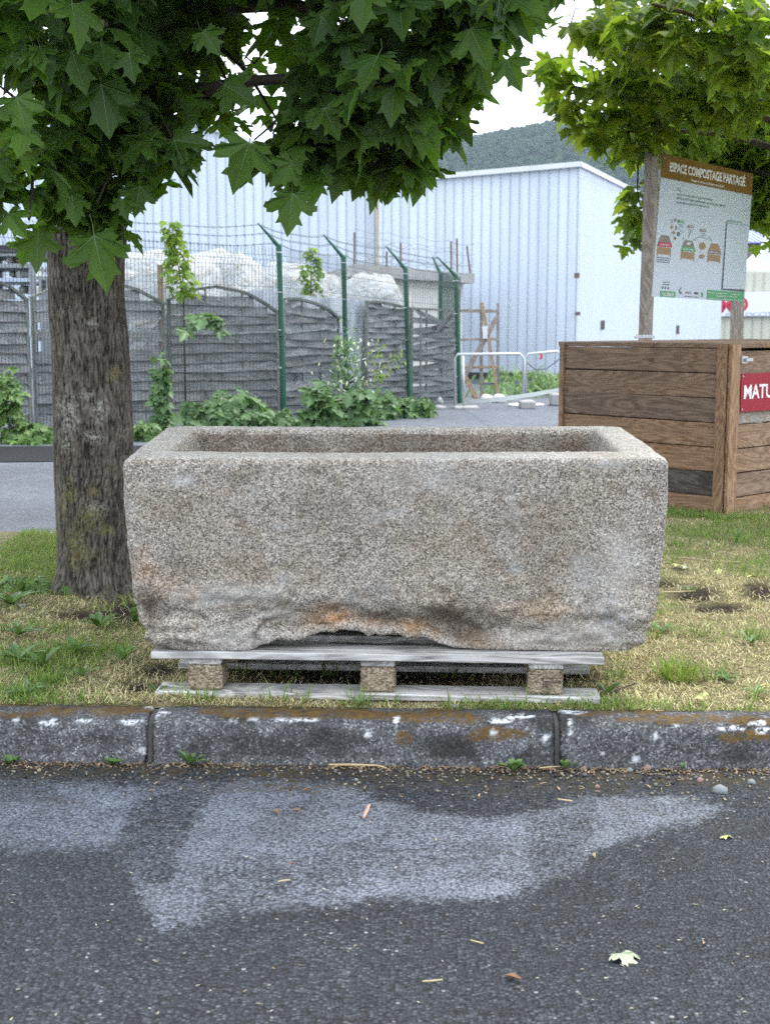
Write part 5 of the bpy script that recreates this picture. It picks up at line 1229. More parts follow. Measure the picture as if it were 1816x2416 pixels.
# ================================================================== woven wooden panels behind it
FRAME = m_wood('grey_green_frame', (.09,.095,.085), (.17,.18,.165), (.27,.285,.26), weather=.3)
def offset_line(px):
    for (pa, ga), (pb, gb) in zip(FP[:-1], FP[1:]):
        if px <= pb or pb == 1081: A_, B_ = ga, gb; break
    return A_, B_
def onF(px, py, back=.22):
    A_, B_ = offset_line(px); return onplane(px, py, A_, B_, -back)
def woven(px0, px1, top, nrow, label, cols=2, wob=1.0, broken=(), arch=True, base=None):
    "top: list of (px, py) along the upper edge"
    back = .22; m_ = (px0+px1)/2
    A_, B_ = offset_line(m_)
    def on(px, py, o_=0): return onplane(px, py, A_, B_, -back+o_)
    g0 = on(px0, 900); g1 = on(px1, 900); z0_ = gz(g0.y)+.02
    n_ = (Vector((0, 0, 0))+Vector((B_.y-A_.y, -(B_.x-A_.x), 0))).normalized()
    if n_.y > 0: n_ = -n_
    e = Vector((g1.x-g0.x, g1.y-g0.y, 0)); L = e.length; e.normalize()
    tx_ = np.array([q[0] for q in top], float); tyv = np.array([q[1] for q in top], float)
    def s_of(px): p = on(px, 800); return (Vector((p.x-g0.x, p.y-g0.y, 0))).dot(e)
    st = np.array([s_of(q) for q in tx_]); zt_ = np.array([on(a_, b_).z for a_, b_ in top])
    ztop = lambda s_: float(np.interp(s_, st, zt_))
    P0 = Vector((g0.x, g0.y, 0))
    pan_ = thing('woven_fence_panel', (g0.x+e.x*L/2, g0.y+e.y*L/2, z0_), label, 'fence panel', 'woven wooden panels behind the wire fence')
    zmin_top = min(ztop(.02), ztop(L-.02)); hmax = max(zt_)
    # frame
    for s_ in (.018, L-.018):
        plank('frame_post', FRAME, pan_, P0+e*s_+Vector((0, 0, z0_-.02)), P0+e*s_+Vector((0, 0, ztop(s_)-.005)), .04, .036, up=n_, seg=4)
    mb = MB(); q = [P0+e*s_+Vector((0, 0, ztop(s_))) for s_ in np.linspace(0, L, 15)]
    for a_, b_ in zip(q[:-1], q[1:]): mb.bar(a_, b_, .05, .032, ext=.004)
    mb.build('top_rail', FRAME, pan_)
    bat = [L*(i+1)/(cols+1) for i in range(cols)]
    for s_ in bat: plank('batten', FRAME, pan_, P0+e*s_+Vector((0, 0, z0_)), P0+e*s_+Vector((0, 0, ztop(s_)+.0)), .022, .02, up=n_, seg=3)
    rows = nrow; pitch = (hmax-z0_)/rows
    for r_ in range(rows):
        zc = z0_+pitch*(r_+.5)
        if r_ in broken: continue
        # part of the row that lies under the rail
        ss = [s_ for s_ in np.linspace(.03, L-.03, 61) if ztop(s_) > zc+pitch*.42]
        if len(ss) < 8: continue
        sa, sb = ss[0], ss[-1]; nseg = 4*(cols+1); mbx = MB(); vs = []; hgt = pitch*random.uniform(1.0, 1.16); tiltz = random.gauss(0, .010)*wob; ph = random.uniform(-.06, .06)
        for i in range(nseg+1):
            f = i/nseg; s_ = sa+(sb-sa)*f; phs = math.pi*(s_/L*(cols+1)+r_+ph)
            y_ = (.009 if cols == 2 and rows < 15 and L > 1.2 else .012)*math.cos(phs)*(1 if cols else 0); zz = zc+tiltz*(f-.5)*2+.006*wob*math.sin(f*5+r_*1.7)
            hh = hgt*(1+.05*math.sin(f*7+r_))
            c_ = P0+e*s_+n_*y_
            for (dy, dz) in ((-.005, -.5), (.005, -.5), (.005, .5), (-.005, .5)): vs.append(c_+n_*(dy-dz*.040)+Vector((0, 0, zz+dz*hh)))
        fs = []
        for i in range(nseg):
            o_ = i*4; fs += [(o_+j, o_+(j+1) % 4, o_+4+(j+1) % 4, o_+4+j) for j in range(4)]
        fs += [(3,2,1,0), tuple(nseg*4+j for j in range(4))]
        # in the slat's own axes so that the grain runs along it
        cen = P0+e*((sa+sb)/2)+Vector((0, 0, zc)); R = Matrix((e, -n_, Vector((0, 0, 1)))); me = bpy.data.meshes.new('slat')
        me.from_pydata([R @ (Vector(p)-cen) for p in vs], [], fs); me.materials.append(SLAT)
        bm = bmesh.new(); bm.from_mesh(me); bmesh.ops.recalc_face_normals(bm, faces=bm.faces); bm.to_mesh(me); bm.free()
        o = link('slat', me, pan_, cen); o.rotation_euler = R.transposed().to_euler()
    return pan_
woven(-240, 72, [(-240,690),(-90,655),(0,665),(30,677),(72,712)], 14, 'woven slat panel cut by the left edge of the picture')
woven(79, 392, [(79,702),(150,672),(235,660),(320,680),(392,718)], 14, 'arched woven slat panel half hidden by the tree trunk', broken=(7, 9))
woven(399, 658, [(399,708),(450,685),(510,676),(580,690),(620,712),(656,738)], 14, 'widest woven panel with a full arched top left of the first post')
woven(668, 800, [(668,706),(700,704),(745,716),(775,730),(800,752)], 14, 'leaning woven panel with a broken arched top between the first posts', wob=1.6, broken=(4,))
woven(864, 963, [(864,712),(900,713),(963,727)], 17, 'flat-topped woven panel left of the third green post', cols=2)
woven(968, 1078, [(968,728),(1020,730),(1078,734)], 17, 'battered flat-topped woven panel at the end of the fence', cols=2, wob=2.2, broken=(15,))
for a_, b_ in (((990,745),(1060,775)), ((1060,740),(1000,800)), ((975,760),(985,735))):
    pass
# leaning loose slats on the last panel
A_, B_ = offset_line(1020)
for (xa, ya), (xb, yb), lb in (((1000,742),(1050,766),'loose grey slat hanging across the last panel'), ((1068,742),(1030,778),'loose grey slat leaning the other way on the last panel'), ((992,735),(991,940),'upright grey lath nailed to the last panel')):
    o = plank('loose_slat', SLAT, None, onplane(xa, ya, A_, B_, -.14), onplane(xb, yb, A_, B_, -.14), .012, .07 if ya != 735 else .03, up=(0, 0, 1) if ya != 735 else (1, 0, 0)); tag(o, lb, 'slat')

# ================================================================== wrapped piles and other goods behind the fence
def m_plastic():
    s = NT('plastic_film'); c = s.coord(); n = s.noise(c, 3.2, 6, .6, 1.5); n2 = s.noise(s.coord(scale=(1, 1, .4)), 9, 5, .6, 1.0)
    col = s.mix(s.ramp(n, [(.42, 0), (.68, .75)]), (.42,.46,.49), (.37,.33,.25)); col = s.mix(s.ramp(n2, [(.55, 0), (.75, .3)]), col, (.5,.53,.55))
    return s.principled(col, .3, s.bump(s.math('ADD', n, s.math('MULTIPLY', n2, .5)), .8, .12), .5)
FILM = m_plastic(); SHEETP = m_plain('white_sheeting', (.55,.59,.64), .4, var=.08, nscale=5, bump=.4)
def pile(cx, base_py, wpx, top_py, Y, dY, label, seed, mat_=FILM):
    b = at(cx, base_py, Y); t = at(cx, top_py, Y); k = Y/F; W_ = wpx*k/2; Hh = t.z-gz(Y)
    nu, nv = 72, 30; U_, V_ = np.meshgrid(np.linspace(0, 2*math.pi, nu), np.linspace(0, math.pi/2, nv), indexing='ij'); U_ = U_.ravel(); V_ = V_.ravel()
    ce = np.cos(V_)**.45; sx = np.sign(np.cos(U_))*np.abs(np.cos(U_))**.7; sy = np.sign(np.sin(U_))*np.abs(np.sin(U_))**.7
    P_ = np.c_[sx*ce*W_, sy*ce*dY, np.sin(V_)**.8*Hh]
    d_ = (fbm(P_*1.6+seed*3, 4, seed)-.5)*.42 + (np.abs(fbm(P_*np.array([3.5, 3.5, 6])+seed, 3, seed+9)-.5))*.28
    P_ = P_*(1+d_*.55*np.array([.5, .5, 1])[None, :].repeat(len(P_), 0) if False else 1+d_[:, None]*np.array([.35, .35, .5]))
    o = np_mesh('wrapped_pile', P_+np.array([b.x, Y, gz(Y)]), grid_faces(nu, nv), mat_, None, loc=(b.x, Y, gz(Y)), smooth=True); return tag(o, label, 'pile', 'goods wrapped in plastic film behind the fence')
pile(380, 800, 330, 612, 17.4, .9, 'pile under white plastic film behind the trunk side of the fence', 3)
pile(520, 800, 260, 616, 18.6, 1.0, 'pile under white film left of the first green post', 5)
pile(700, 800, 240, 640, 19.6, .9, 'pile under white film between the first and second posts', 7)
pile(880, 800, 170, 664, 20.6, .8, 'lowest pile under white film left of the third post', 8)
# white sheet hung in the gap between two panels
A_, B_ = offset_line(780); mb = MB(); nu, nv = 46, 16; V_ = []
for i in range(nu):
    px = 545+(880-545)*i/(nu-1)
    A2, B2 = (FP[2][1], FP[4][1])
    for j in range(nv):
        top_ = np.interp(px, [545, 600, 660, 740, 800, 865, 880], [700, 682, 686, 700, 703, 705, 708]); py = top_+(970-top_)*j/(nv-1)
        p = onplane(px, py, A2, B2, -(.42+.9*max(0, 1-(px-545)/130))+.03*math.sin(px*.22+j*.3)+.03*math.sin(px*.09)); V_.append(p)
o = np_mesh('plastic_sheet', np.array([p[:] for p in V_]), grid_faces(nu, nv), SHEETP, None, loc=V_[0], smooth=True); tag(o, 'white plastic sheet showing in the gap between two woven panels', 'sheet')
# brown crate with vertical slots
cY = 19.0; a_ = at(640, 690, cY); b_ = at(738, 658, cY); cr_ = thing('plastic_crate', ((a_.x+b_.x)/2, cY, a_.z), 'dark purple-brown slotted crate on the wrapped piles', 'crate')
CRATE = m_plain('purple_brown_plastic', (.075,.045,.055), .6)
mb = MB(); mb.box((a_.x, cY, a_.z-.02), (b_.x, cY+.4, b_.z-.03)); mb.build('body', CRATE, cr_, bevel=.01)
mb = MB(); mb.box((a_.x-.02, cY-.03, b_.z-.045), (b_.x+.02, cY+.42, b_.z)); mb.build('rim', CRATE, cr_, bevel=.008)
for i in range(14):
    x_ = a_.x+(b_.x-a_.x)*(i+.5)/14; mb = MB(); mb.box((x_-.008, cY-.012, a_.z), (x_+.008, cY+.003, b_.z-.06)); mb.build('bar', CRATE, cr_)
p = at(408, 660, 17.0); o = plank('timber_post', LATH, None, (p.x, 16.1, gz(16.1)), (p.x, 16.1, at(408, 625, 16.1).z), .06, .05, up=(0, 1, 0)); tag(o, 'pale timber post standing behind the tall sapling', 'post')
# storage rack and a grey cabinet at the left
rY = 16.5; kx = lambda px, py: at(px, py, rY)
rk = thing('storage_rack', (kx(40, 760).x, rY, gz(rY)), 'open steel rack of odds and ends behind the fence at the left edge', 'rack')
DARKM = m_plain('dark_roof_sheet', (.025,.027,.03), .6); STEEL = m_plain('grey_steel_beam', (.24,.26,.28), .5); SACK = m_plain('white_sack', (.66,.66,.64), .7, bump=.5, nscale=8)
mb = MB(); a_, b_ = kx(-160, 600), kx(62, 578); mb.box((a_.x, rY, a_.z), (b_.x, rY+1.2, b_.z)); mb.build('cover', DARKM, rk)
for y0_, y1_ in ((632, 622), (665, 656), (604, 599)):
    mb = MB(); a_, b_ = kx(-160, y0_), kx(80, y1_); mb.box((a_.x, rY-.02, a_.z), (b_.x, rY+.06, b_.z)); mb.build('beam', STEEL if y0_ != 665 else m_plain('pale_blue_beam', (.42,.50,.62), .5), rk)
    mb = MB(); mb.box((a_.x, rY+.06, a_.z-.01), (b_.x, rY+1.1, a_.z+.01)); mb.build('shelf', STEEL, rk)
for px in (-150, -60, 76):
    p = kx(px, 600); mb = MB(); mb.box((p.x-.03, rY-.03, gz(rY)), (p.x+.03, rY+.04, p.z)); mb.build('upright', STEEL, rk)
    mb = MB(); mb.box((p.x-.03, rY+1.05, gz(rY)), (p.x+.03, rY+1.12, p.z)); mb.build('upright', STEEL, rk)
for i, (px, py, w_, h_, m_) in enumerate(((14, 612, 14, 22, SACK), (38, 646, 16, 22, SACK), (68, 644, 20, 26, SACK), (52, 645, 24, 20, CONC), (70, 684, 18, 28, SACK), (45, 682, 16, 20, CONC), (20, 645, 10, 16, CONC), (36, 613, 12, 14, LATH))):
    p = kx(px, py); k = rY/F; mb = MB(); mb.box((p.x-w_*k/2, rY+.12, p.z-h_*k/2), (p.x+w_*k/2, rY+.5, p.z+h_*k/2), M=None)
    o = mb.build('stored_item', m_, None, bevel=.03); lbs = ('white sack on the top shelf of the rack', 'narrow white sack on the middle shelf of the rack', 'white sack at the right end of the middle shelf', 'round grey bundle between two white sacks on the rack', 'white sack on the bottom shelf of the rack', 'grey bundle on the bottom shelf of the rack', 'small grey bundle at the left of the middle shelf', 'small tan box on the top shelf of the rack'); tag(o, lbs[i], 'stored goods', 'goods on the storage rack')
mb = MB(); a_, b_ = at(92, 690, 16.2), at(132, 648, 16.2); mb.box((a_.x, 16.2, gz(16.2)), (b_.x, 16.8, b_.z)); cab = mb.build('cabinet', STEEL, None, bevel=.02); tag(cab, 'grey metal cabinet beside the rack just left of the trunk', 'cabinet')
for k in range(3):
    p = at(103, 665+11*k, 16.19); mb = MB(); mb.box((p.x-.02, 16.185, p.z-.02), (p.x+.02, 16.205, p.z+.02)); mb.build('vent_hole', DARKM, cab)
mb = MB(); p0_ = at(100, 630, 16.3); mb.box((p0_.x-.012, 16.3, at(100, 648, 16.3).z), (p0_.x+.012, 16.33, p0_.z)); mb.box((p0_.x+.045, 16.3, at(100, 648, 16.3).z), (p0_.x+.065, 16.33, p0_.z)); mb.build('bracket', STEEL, cab)

# ================================================================== timber frame, barriers, tape and rubbish
tY = 21.0; tq = lambda px, py, d=0: at(px, py, tY+d)
tf = thing('timber_trellis', tq(1140, 945), 'open frame of thin timber laths leaning by the end of the fence', 'timber frame')
for (xa, ya), (xb, yb), w_, m_, dd in (((1135,714),(1135,945),.045,POSTWOOD,0), ((1174,716),(1174,905),.045,SLAT,.02), ((1084,733),(1176,734),.05,POSTWOOD,-.04), ((1086,801),(1176,800),.04,POSTWOOD,-.04), ((1094,867),(1176,866),.04,LATH,-.04), ((1172,748),(1096,886),.075,POSTWOOD,-.09), ((1096,884),(1124,945),.06,LATH,-.09), ((1136,714),(1146,768),.05,LATH,-.12), ((1146,768),(1176,940),.05,LATH,-.14), ((1135,905),(1174,905),.04,SLAT,.05)):
    plank('lath', m_, tf, tq(xa, ya, dd), tq(xb, yb, dd), w_, .03, up=(0, 1, 0), seg=5)
mb = MB(); mb.prism([tq(1137,770,-.17), tq(1150,769,-.17), tq(1149,799,-.17), tq(1139,799,-.17)], (0, .004, 0)); mb.build('paper_notice', m_plain('paper', (.7,.73,.76), .7), tf)
def barrier(Y, pts_legs, top, label, seed):
    b0 = thing('site_barrier', Vector((at(pts_legs[0][0], 900, Y).x, Y, gz(Y))), label, 'barrier', 'tubular site barriers')
    (x0, yt0), (x1, yt1) = top; y_of = lambda s_: Y
    mb = MB(); lx0, lx1 = pts_legs[0], pts_legs[1]
    P_ = [at(lx0[0], lx0[1], Y), at(x0, yt0+10, Y), at(x0+6, yt0, Y), at(x1-10, yt1, Y), at(x1, yt1+12, Y), at(lx1[0], lx1[1], Y)]
    mb.tube(P_, .019, 10); mb.build('tube_frame', GALV, b0, smooth=True); return b0
b1 = barrier(18.9, [(1073, 962), (1233, 945)], [(1073, 836), (1236, 835)], 'galvanised site barrier standing at the end of the fence', 1)
mb = MB(); mb.tube([at(1092, 840, 18.85), at(1094, 958, 18.85)], .018, 10); mb.build('leg', GALV, b1, smooth=True)
for (xa, xb, ya, yb) in ((1070, 1130, 978, 959), (1226, 1262, 960, 945)):
    Y_ = 18.7; a_, b_ = at(xa, ya, Y_), at(xb, yb, Y_); mb = MB(); mb.box((a_.x, Y_-.12, gz(Y_)-.01), (b_.x, Y_+.25, b_.z)); mb.build('foot_block', CONC, b1, bevel=.02)
b2 = barrier(19.6, [(1240, 940), (1324, 935)], [(1240, 835), (1325, 829)], 'second site barrier half hidden by the compost bin', 2)
mb = MB(); mb.tube([at(1242, 855, 19.6), at(1262, 872, 19.6), at(1288, 870, 19.6), at(1322, 845, 19.6)], .008, 6); mb.build('cable', BARB, b2)
a_, b_ = at(1298, 948, 19.4), at(1345, 928, 19.4); mb = MB(); mb.box((a_.x, 19.3, gz(19.4)), (b_.x, 19.6, b_.z)); mb.build('foot_block', CONC, b2, bevel=.02)
mb = MB(); p = at(1274, 842, 19.5); mb.prism([at(1272,834,19.5), at(1279,836,19.5), at(1280,844,19.5), at(1275,849,19.5), at(1271,847,19.5), at(1275,842,19.5)], (0, .02, 0)); o = mb.build('red_tag', m_plain('red_ribbon', (.6,.05,.06), .6), None); tag(o, 'small red ribbon tied to the second barrier', 'ribbon')
TAPE = m_plain('white_tape', (.70,.74,.72), .45)
mb = MB(); n_ = 30; PT = []
for i in range(n_+1):
    t = i/n_; Yt = 18.7+(BB.y-.05-18.7)*t; px = 1094+(1333-1094)*t; py = 949+(917-949)*t+4*math.sin(math.pi*t); PT.append((at(px, py, Yt), .030-.019*t))
for (p0_, h0), (p1_, h1) in zip(PT[:-1], PT[1:]): mb.add([p0_-Vector((0,0,h0)), p1_-Vector((0,0,h1)), p1_+Vector((0,0,h1)), p0_+Vector((0,0,h0))], [(0,1,2,3)])
o = mb.build('barrier_tape', TAPE, None, fix=False); tag(o, 'white tape strung from the barrier to the compost bin', 'tape')
def lump(px, py, w_, h_, label, mat_, Y=None, name='rubbish_bag', cat='rubbish', group='rubbish by the barriers', seed=0, deep=None):
    g_ = gpt(px, py) if Y is None else Y; k = math.hypot(g_.y, H)/F; W_ = w_*k/2; Hh = h_*k
    IV_, IT_ = (IV, IT) if cat == 'rubbish' else (IV1, IT1); P_ = IV_*(1+(.55 if cat == 'rubbish' else .8)*(vnoise(IV_*(2.1 if cat == 'rubbish' else 1.6)+seed*5.3, seed)-.5))[:, None]*np.array([W_, deep or W_*.8, Hh*.62]); P_[:, 2] = np.maximum(P_[:, 2], -.25*Hh)+.25*Hh
    return tag(np_mesh(name, P_+np.array(g_[:]), IT_, mat_, None, loc=g_, smooth=False), label, cat, group)
lump(1150, 948, 38, 22, 'crumpled white bag below the timber frame', SACK, seed=1); lump(1178, 950, 34, 24, 'white bag leaning on the pale lath', SACK, seed=2)
lump(1218, 958, 44, 8, 'flattened white bag under the first barrier', SACK, seed=3); lump(1262, 957, 40, 7, 'flat white scrap beside the second barrier foot', SACK, seed=4)
lump(1200, 946, 24, 12, 'greenish white scrap between the two bags', m_plain('pale_green_scrap', (.5,.55,.45), .8), seed=5); lump(1035, 966, 36, 12, 'pale stone block at the end panel', CONC, seed=6, name='stone', cat='stone')
lump(1020, 950, 14, 18, 'white scrap of film caught at the last panel', SACK, seed=8); lump(1038, 952, 14, 18, 'second scrap of film at the last panel', SACK, seed=9)

# ================================================================== small things on the lawn, kerb and road
def rosette(px, py, z, n, length, width, label, rise=.5, mat_=WEED, lobed=False, spread=1.0, name='weed'):
    g_ = ground(px, py, z); g_.z = z; mb = MB()
    for i in range(n):
        a = i*2.4+random.uniform(-.4, .4); L = length*random.uniform(.6, 1.1); el = rise*random.uniform(.5, 1.4); d = Vector((math.cos(a), math.sin(a), 0)); s_ = Vector((-d.y, d.x, 0)); P_ = []
        for k in range(6):
            f = k/5; h_ = L*math.sin(el)*(f-.45*f*f)*1.2; w_ = width*(math.sin(math.pi*min(1, f*.85+.12))**.8)*(1 if not lobed or k % 2 else .45)*.5
            c_ = g_+d*(L*math.cos(el)*f*spread)+Vector((0, 0, .004+h_)); P_ += [c_-s_*w_+Vector((0, 0, w_*.35)), c_, c_+s_*w_+Vector((0, 0, w_*.35))]
        fs = []
        for k in range(5):
            o_ = k*3; fs += [(o_, o_+1, o_+4, o_+3), (o_+1, o_+2, o_+5, o_+4)]
        mb.add(P_, fs)
    o = mb.build(name, mat_, None, loc=g_, fix=False); return tag(o, label, 'weed', 'weeds on the lawn and at the kerb')
rosette(450, 1806, -.118, 11, .062, .020, 'lobed green weed rooted at the kerb right of the first joint', .9, lobed=True)
rosette(268, 1806, -.118, 9, .034, .020, 'small green weed at the kerb left of the first joint', .7)
rosette(24, 1802, -.118, 7, .03, .020, 'tiny green weed at the kerb by the left edge', .7)
rosette(1212, 1822, -.118, 11, .052, .022, 'round-leaved weed at the kerb left of the second joint', .9)
rosette(1332, 1816, -.118, 7, .045, .012, 'narrow-leaved weed at the kerb under the second joint', 1.1)
rosette(1608, 1818, -.118, 6, .022, .010, 'tiny weed at the kerb on the right', .9)
for px, py, n, L, w_, lb, r_, lob in ((232,1480,8,.11,.028,'broad plantain rosette in front of the trunk',.6,False),(318,1470,6,.10,.030,'bright upright leaf beside the trough foot',1.1,False),(45,1560,8,.12,.026,'long-leaved weed at the left edge of the lawn',.5,False),(100,1575,6,.10,.024,'upright plantain left of the pallet',1.0,False),(180,1540,6,.10,.022,'plantain between the kerb and the trunk',.7,False),(60,1640,8,.10,.022,'sprawling weed by the left end of the kerb',.4,True),(30,1430,8,.13,.030,'long green leaves at the left edge near the road',.6,False),(195,1600,5,.07,.018,'small upright weed near the kerb on the left',1.0,False),(372,1640,6,.06,.012,'thin weed beside the pallet end',1.0,False),(1430,1640,5,.07,.018,'narrow weed right of the pallet',.8,False),(1560,1490,7,.08,.02,'grey-green thistle right of the trough',.35,True),(1710,1605,7,.06,.02,'grey-green thistle on the right of the lawn',.35,True),(1770,1520,6,.08,.02,'dandelion leaves near the right edge',.6,True),(1780,1640,6,.07,.018,'grey weed in the lower right of the lawn',.4,True),(1630,1400,5,.05,.014,'seedling beside the bare soil',.8,False),(850,1668,5,.05,.014,'small weed in front of the pallet',.9,False),(290,1560,6,.09,.02,'silvery weed between pallet and trunk',.7,False),(45,1500,9,.1,.026,'leafy weed at the left edge halfway up the lawn',.5,True),(1540,1275,5,.1,.012,'weed at the foot of the compost bin',1.0,False),(1735,1285,6,.13,.01,'tall thin weed before the red-plated face of the bin',1.2,False)):
    rosette(px, py, .0, n, L, w_, lb, r_, lobed=lob)
# round-leaved plant at the trunk
cl_ = ground(120, 1392); tk = thing('ground_ivy', cl_, 'round-leaved green plant at the left foot of the trunk', 'plant'); pl = []
for i in range(46):
    a = random.uniform(0, 6.28); r_ = random.random()**.6*.15; pl.append((cl_+Vector((math.cos(a)*r_*1.3-.0, math.sin(a)*r_*.8, random.uniform(.01, .06))), rand_leaf_rot((0, -.5, 0), facing=.2), random.uniform(.03, .055)))
leaf_cluster(tk, pl, WEED)
def dead_leaf(px, py, z, size, label, col, yaw, flat=.15, stalk=True):
    mts = [col, PETIOLE, PETIOLE]; me = leaf_mesh(int(px), mts, True, .3, stalk); g_ = ground(px, py, z+.006); g_.z = z+.008
    o = link('fallen_leaf', me, None, g_); o.scale = (size,)*3; o.rotation_euler = (random.uniform(-flat, flat), random.uniform(-flat, flat), yaw); return tag(o, label, 'leaf', 'fallen maple leaves')
PALELEAF = m_plain('pale_leaf_back', (.40,.45,.30), .6); YELLEAF = m_plain('yellow_green_leaf', (.42,.44,.17), .6)
dead_leaf(1462, 2250, -.12, .048, 'pale fallen maple leaf with a long stalk on the dark asphalt', PALELEAF, 3.5, .05)
dead_leaf(1716, 1975, -.12, .024, 'small pale fallen leaf on the asphalt near the right edge', YELLEAF, .6)
dead_leaf(1604, 1335, 0.012, .055, 'yellow fallen maple leaf standing in the grass right of the trough', YELLEAF, .1, .5)
dead_leaf(1700, 1350, .012, .034, 'yellow curled leaf left of the bare soil', YELLEAF, 1.2, .5); dead_leaf(1778, 1362, .012, .036, 'yellow leaf above the bare soil at the right edge', YELLEAF, 2.0, .3); dead_leaf(1660, 1645, .012, .034, 'yellow leaf lying in the grass near the kerb', YELLEAF, .5, .4)
dead_leaf(1620, 1338, .012, .03, 'pale curled leaf next to the standing yellow leaf', PALELEAF, 2.4, .4)
BROWNL = m_plain('dry_brown_leaf', (.23,.12,.06), .8); TAN = m_plain('tan_straw', (.50,.40,.22), .7); PINK = m_plain('pinkish_pod', (.55,.36,.26), .6)
def scrap(pts_, r_, mat_, label, name='twig', z=-.114):
    P_ = [ground(a_, b_, z) for a_, b_ in pts_]; mb = MB(); n_ = len(P_); mb.tube(P_, [r_*(.5+.5*math.sin(math.pi*(i+.7)/(n_+.4))) for i in range(n_)], 5); o = mb.build(name, mat_, None); return tag(o, label, 'plant litter', 'twigs and straws on the ground')
scrap([(776,1804),(830,1804),(890,1806)], .0028, TAN, 'long pale straw at the foot of the kerb', 'straw'); scrap([(890,1806),(912,1812)], .002, TAN, 'short straw end beside the long one', 'straw')
scrap([(858,1928),(864,1915),(871,1900)], .0042, PINK, 'pinkish seed pod on the pale patch of asphalt', 'seed_pod'); scrap([(996,2315),(1020,2314),(1044,2311)], .0014, TAN, 'short pale twig on the dark asphalt')
scrap([(1110,2218),(1125,2222),(1140,2226)], .0013, TAN, 'short tan twig in the middle of the road'); scrap([(1272,1812),(1300,1809),(1322,1808)], .0018, TAN, 'thin straw between the two kerb weeds', 'straw')
scrap([(655,2080),(672,2077),(685,2076)], .0015, TAN, 'small straw on the worn patch', 'straw'); scrap([(1315,1885),(1335,1888),(1350,1890)], .0018, TAN, 'curved straw near the kerb on the right', 'straw')
scrap([(1560,1396),(1600,1396),(1640,1394)], .0025, TAN, 'pale stalk lying by the bare soil', 'straw', .01); scrap([(1440,1635),(1470,1622),(1500,1612)], .003, TWIG, 'dark twig in the grass right of the pallet', z=.01); scrap([(1570,1312),(1680,1322),(1745,1326)], .0015, TAN, 'long thin straw across the grass', 'straw', .012)
for px, py, s_, lb in ((1210,2308,.02,'reddish brown leaf scrap low on the road'),(700,1915,.012,'brown scrap on the pale patch'),(650,1917,.02,'tan scrap left of the brown one'),(725,1865,.012,'brown curl near the kerb dirt'),(1400,2020,.009,'tan scrap at the edge of the worn patch'),(1660,2228,.008,'pale curl on the road at right'),(690,2040,.008,'dark scrap on the worn patch'),(1030,1985,.007,'pale scrap in the middle of the patch')):
    g_ = ground(px, py, -.116); mb = MB(); a = random.uniform(0, 6); d = Vector((math.cos(a), math.sin(a), 0))*s_; s2 = Vector((-d.y, d.x, 0))*.45
    mb.add([g_-d, g_-d*.2+s2+Vector((0,0,.006)), g_+d+Vector((0,0,.004)), g_-d*.1-s2+Vector((0,0,.008)), g_+Vector((0,0,.001))], [(0,4,1),(1,4,2),(2,4,3),(3,4,0)]); o = mb.build('leaf_scrap', BROWNL if 'brown' in lb or 'dark' in lb else TAN, None, fix=False); tag(o, lb, 'leaf scrap', 'dry scraps on the road')
STONE1 = m_plain('grey_pebble', (.22,.24,.24), .9, .2, var=.4, nscale=90, bump=.5); STONE2 = m_plain('pinkish_pebble', (.27,.20,.165), .9, .2, var=.35, nscale=90, bump=.5)
for i, (px, py, w_, h_, lb, m_) in enumerate(((1696,1872,36,24,'angular grey-green stone near the right end of the kerb',STONE1),(1378,1817,18,14,'pinkish pebble at the kerb right of the second joint',STONE2),(1526,1818,22,18,'reddish pebble against the kerb',STONE2),(1650,1846,20,14,'tan pebble left of the grey stone',STONE2),(1772,1850,26,18,'pale pebble at the right end of the kerb',STONE1),(1408,1860,14,12,'small pale pebble on the kerb dirt',STONE2),(1572,1902,18,16,'pale chip of stone on the road',STONE1),(1198,1822,13,10,'cream pebble under the round-leaved weed',STONE2),(1484,1820,20,10,'flat grey pebble at the kerb',STONE1),(1160,1838,8,6,'tiny cream pebble at the kerb left of the weed',STONE2),(55,1432,22,12,'pale stone in the grass left of the trunk',STONE1),(1078,1668,30,8,'pale flat stone in front of the pallet',STONE1),(840,1842,10,8,'small grey pebble on the kerb dirt',STONE1))):
    z_ = -.122 if py > 1700 else 0.0; g_ = ground(px, py, z_); lump(px, py, w_, h_, lb, m_, Y=g_, name='pebble', cat='stone', group='loose stones', seed=20+i)
# gravel and dry leaf bits along the kerb foot
nG = 1500; V_ = []; T_ = []; C_ = []
for i in range(nG):
    s_ = random.uniform(-.3, 2.3); d_ = -abs(random.gauss(0, .055)) - (.0 if random.random() < .8 else random.uniform(0, .2)); sp = KL+KE*s_+KN*d_
    if s_ < .9 and random.random() < .45: continue
    r_ = random.uniform(.0016, .0042)*(1.5 if random.random() < .07 else 1); q = IV1*(1+.5*(vnoise(IV1*2+i, i % 40)-.5))[:, None]*np.array([r_*1.3, r_, r_*.8]); a = random.uniform(0, 6.28)
    R = np.array([[math.cos(a), -math.sin(a), 0], [math.sin(a), math.cos(a), 0], [0, 0, 1]]); n0 = len(V_)*len(IV1)
    V_.append(q @ R.T+np.array([sp.x, sp.y, -.1195+r_*.4])); T_.append(IT1+n0); c_ = random.choice([(.12,.12,.125),(.2,.2,.2),(.07,.07,.075),(.28,.25,.2),(.4,.35,.27)]); C_.append(np.repeat([c_], len(IV1), 0))
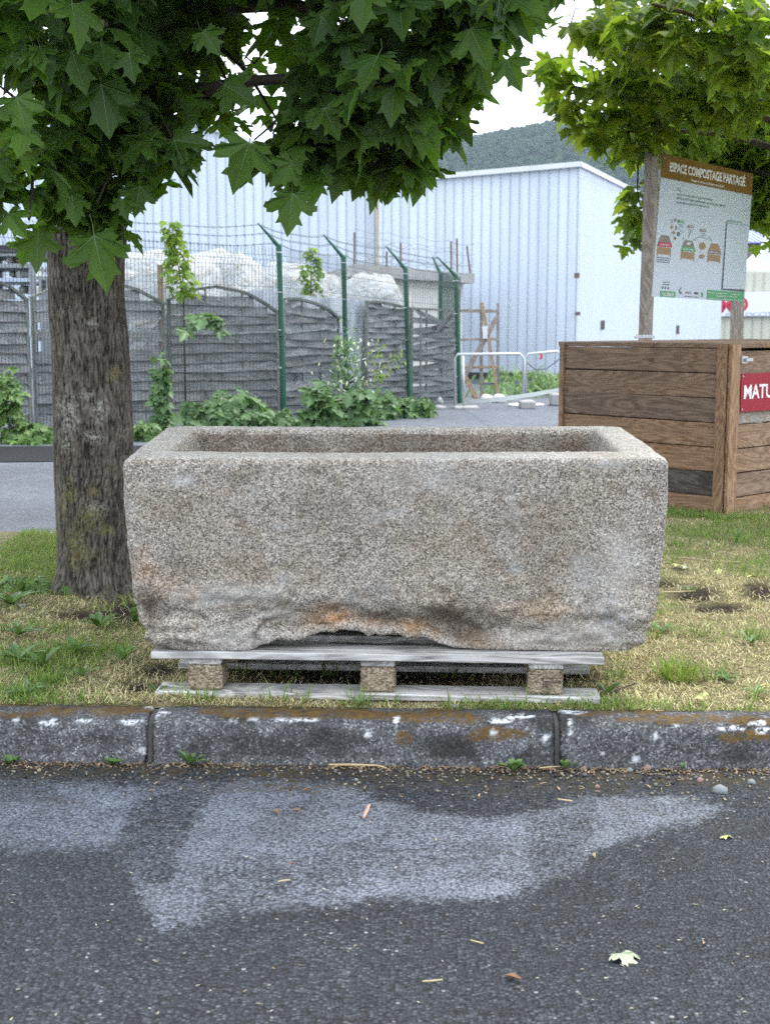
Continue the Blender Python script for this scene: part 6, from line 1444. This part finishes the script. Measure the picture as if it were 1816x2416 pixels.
o = np_mesh('gravel', np.concatenate(V_), np.concatenate(T_), GRASS, attrs=dict(tint=np.concatenate(C_))); tag(o, 'loose gravel gathered along the foot of the kerb', 'gravel', kind='stuff')
n = 1100; s_ = RNG.uniform(-.35, 2.35, n); d_ = -np.abs(RNG.normal(0, .022, n))-.002; far_ = RNG.uniform(0, 1, n) < .12; d_ = np.where(far_, -RNG.uniform(.02, .25, n), d_)
P_ = np.c_[KL.x+KE.x*s_+KN.x*d_, KL.y+KE.y*s_+KN.y*d_, np.full(n, -.117)]; q = RNG.uniform(0, 1, n)[:, None]
Cc = (1-q)*np.array([.20,.11,.055])+q*np.array([.55,.42,.26])
V_, T_, C_ = blades(P_, RNG.uniform(0, 6.283, n), RNG.uniform(.85, 1.2, n), RNG.uniform(.006, .022, n), RNG.uniform(.002, .006, n), Cc)
o = np_mesh('leaf_litter', V_, T_, GRASS, attrs=dict(tint=C_)); tag(o, 'dry leaf bits and chaff along the kerb foot', 'leaf litter', kind='stuff')
# small specks scattered over the road
n = 420; x_ = RNG.uniform(-1.4, 1.4, n); y_ = RNG.uniform(1.9, 3.3, n); q = RNG.uniform(0, 1, n)[:, None]
V_, T_, C_ = blades(np.c_[x_, y_, np.full(n, -.1165)], RNG.uniform(0, 6.283, n), RNG.uniform(1.1, 1.25, n), RNG.uniform(.003, .010, n), RNG.uniform(.0015, .004, n), (1-q)*np.array([.3,.24,.15])+q*np.array([.68,.64,.5]))
o = np_mesh('road_chaff', V_, T_, GRASS, attrs=dict(tint=C_)); tag(o, 'tiny pale specks of chaff strewn over the road', 'chaff', kind='stuff')

# ================================================================== the air between here and the hill
mb = MB(); mb.box((-158, -45, -1.5), (458, 1508, 214)); 
s = NT('thin_haze'); pv_ = s.n('VolumePrincipled'); pv_.inputs['Color'].default_value = (.70,.84,1.0,1); pv_.inputs['Density'].default_value = .00013; pv_.inputs['Anisotropy'].default_value = .2
s.t.links.new(pv_.outputs[0], s.out.inputs['Volume'])
hz_ = mb.build('haze', s.mat, None); tag(hz_, 'thin bluish haze in front of the far hill', 'haze', kind='stuff')
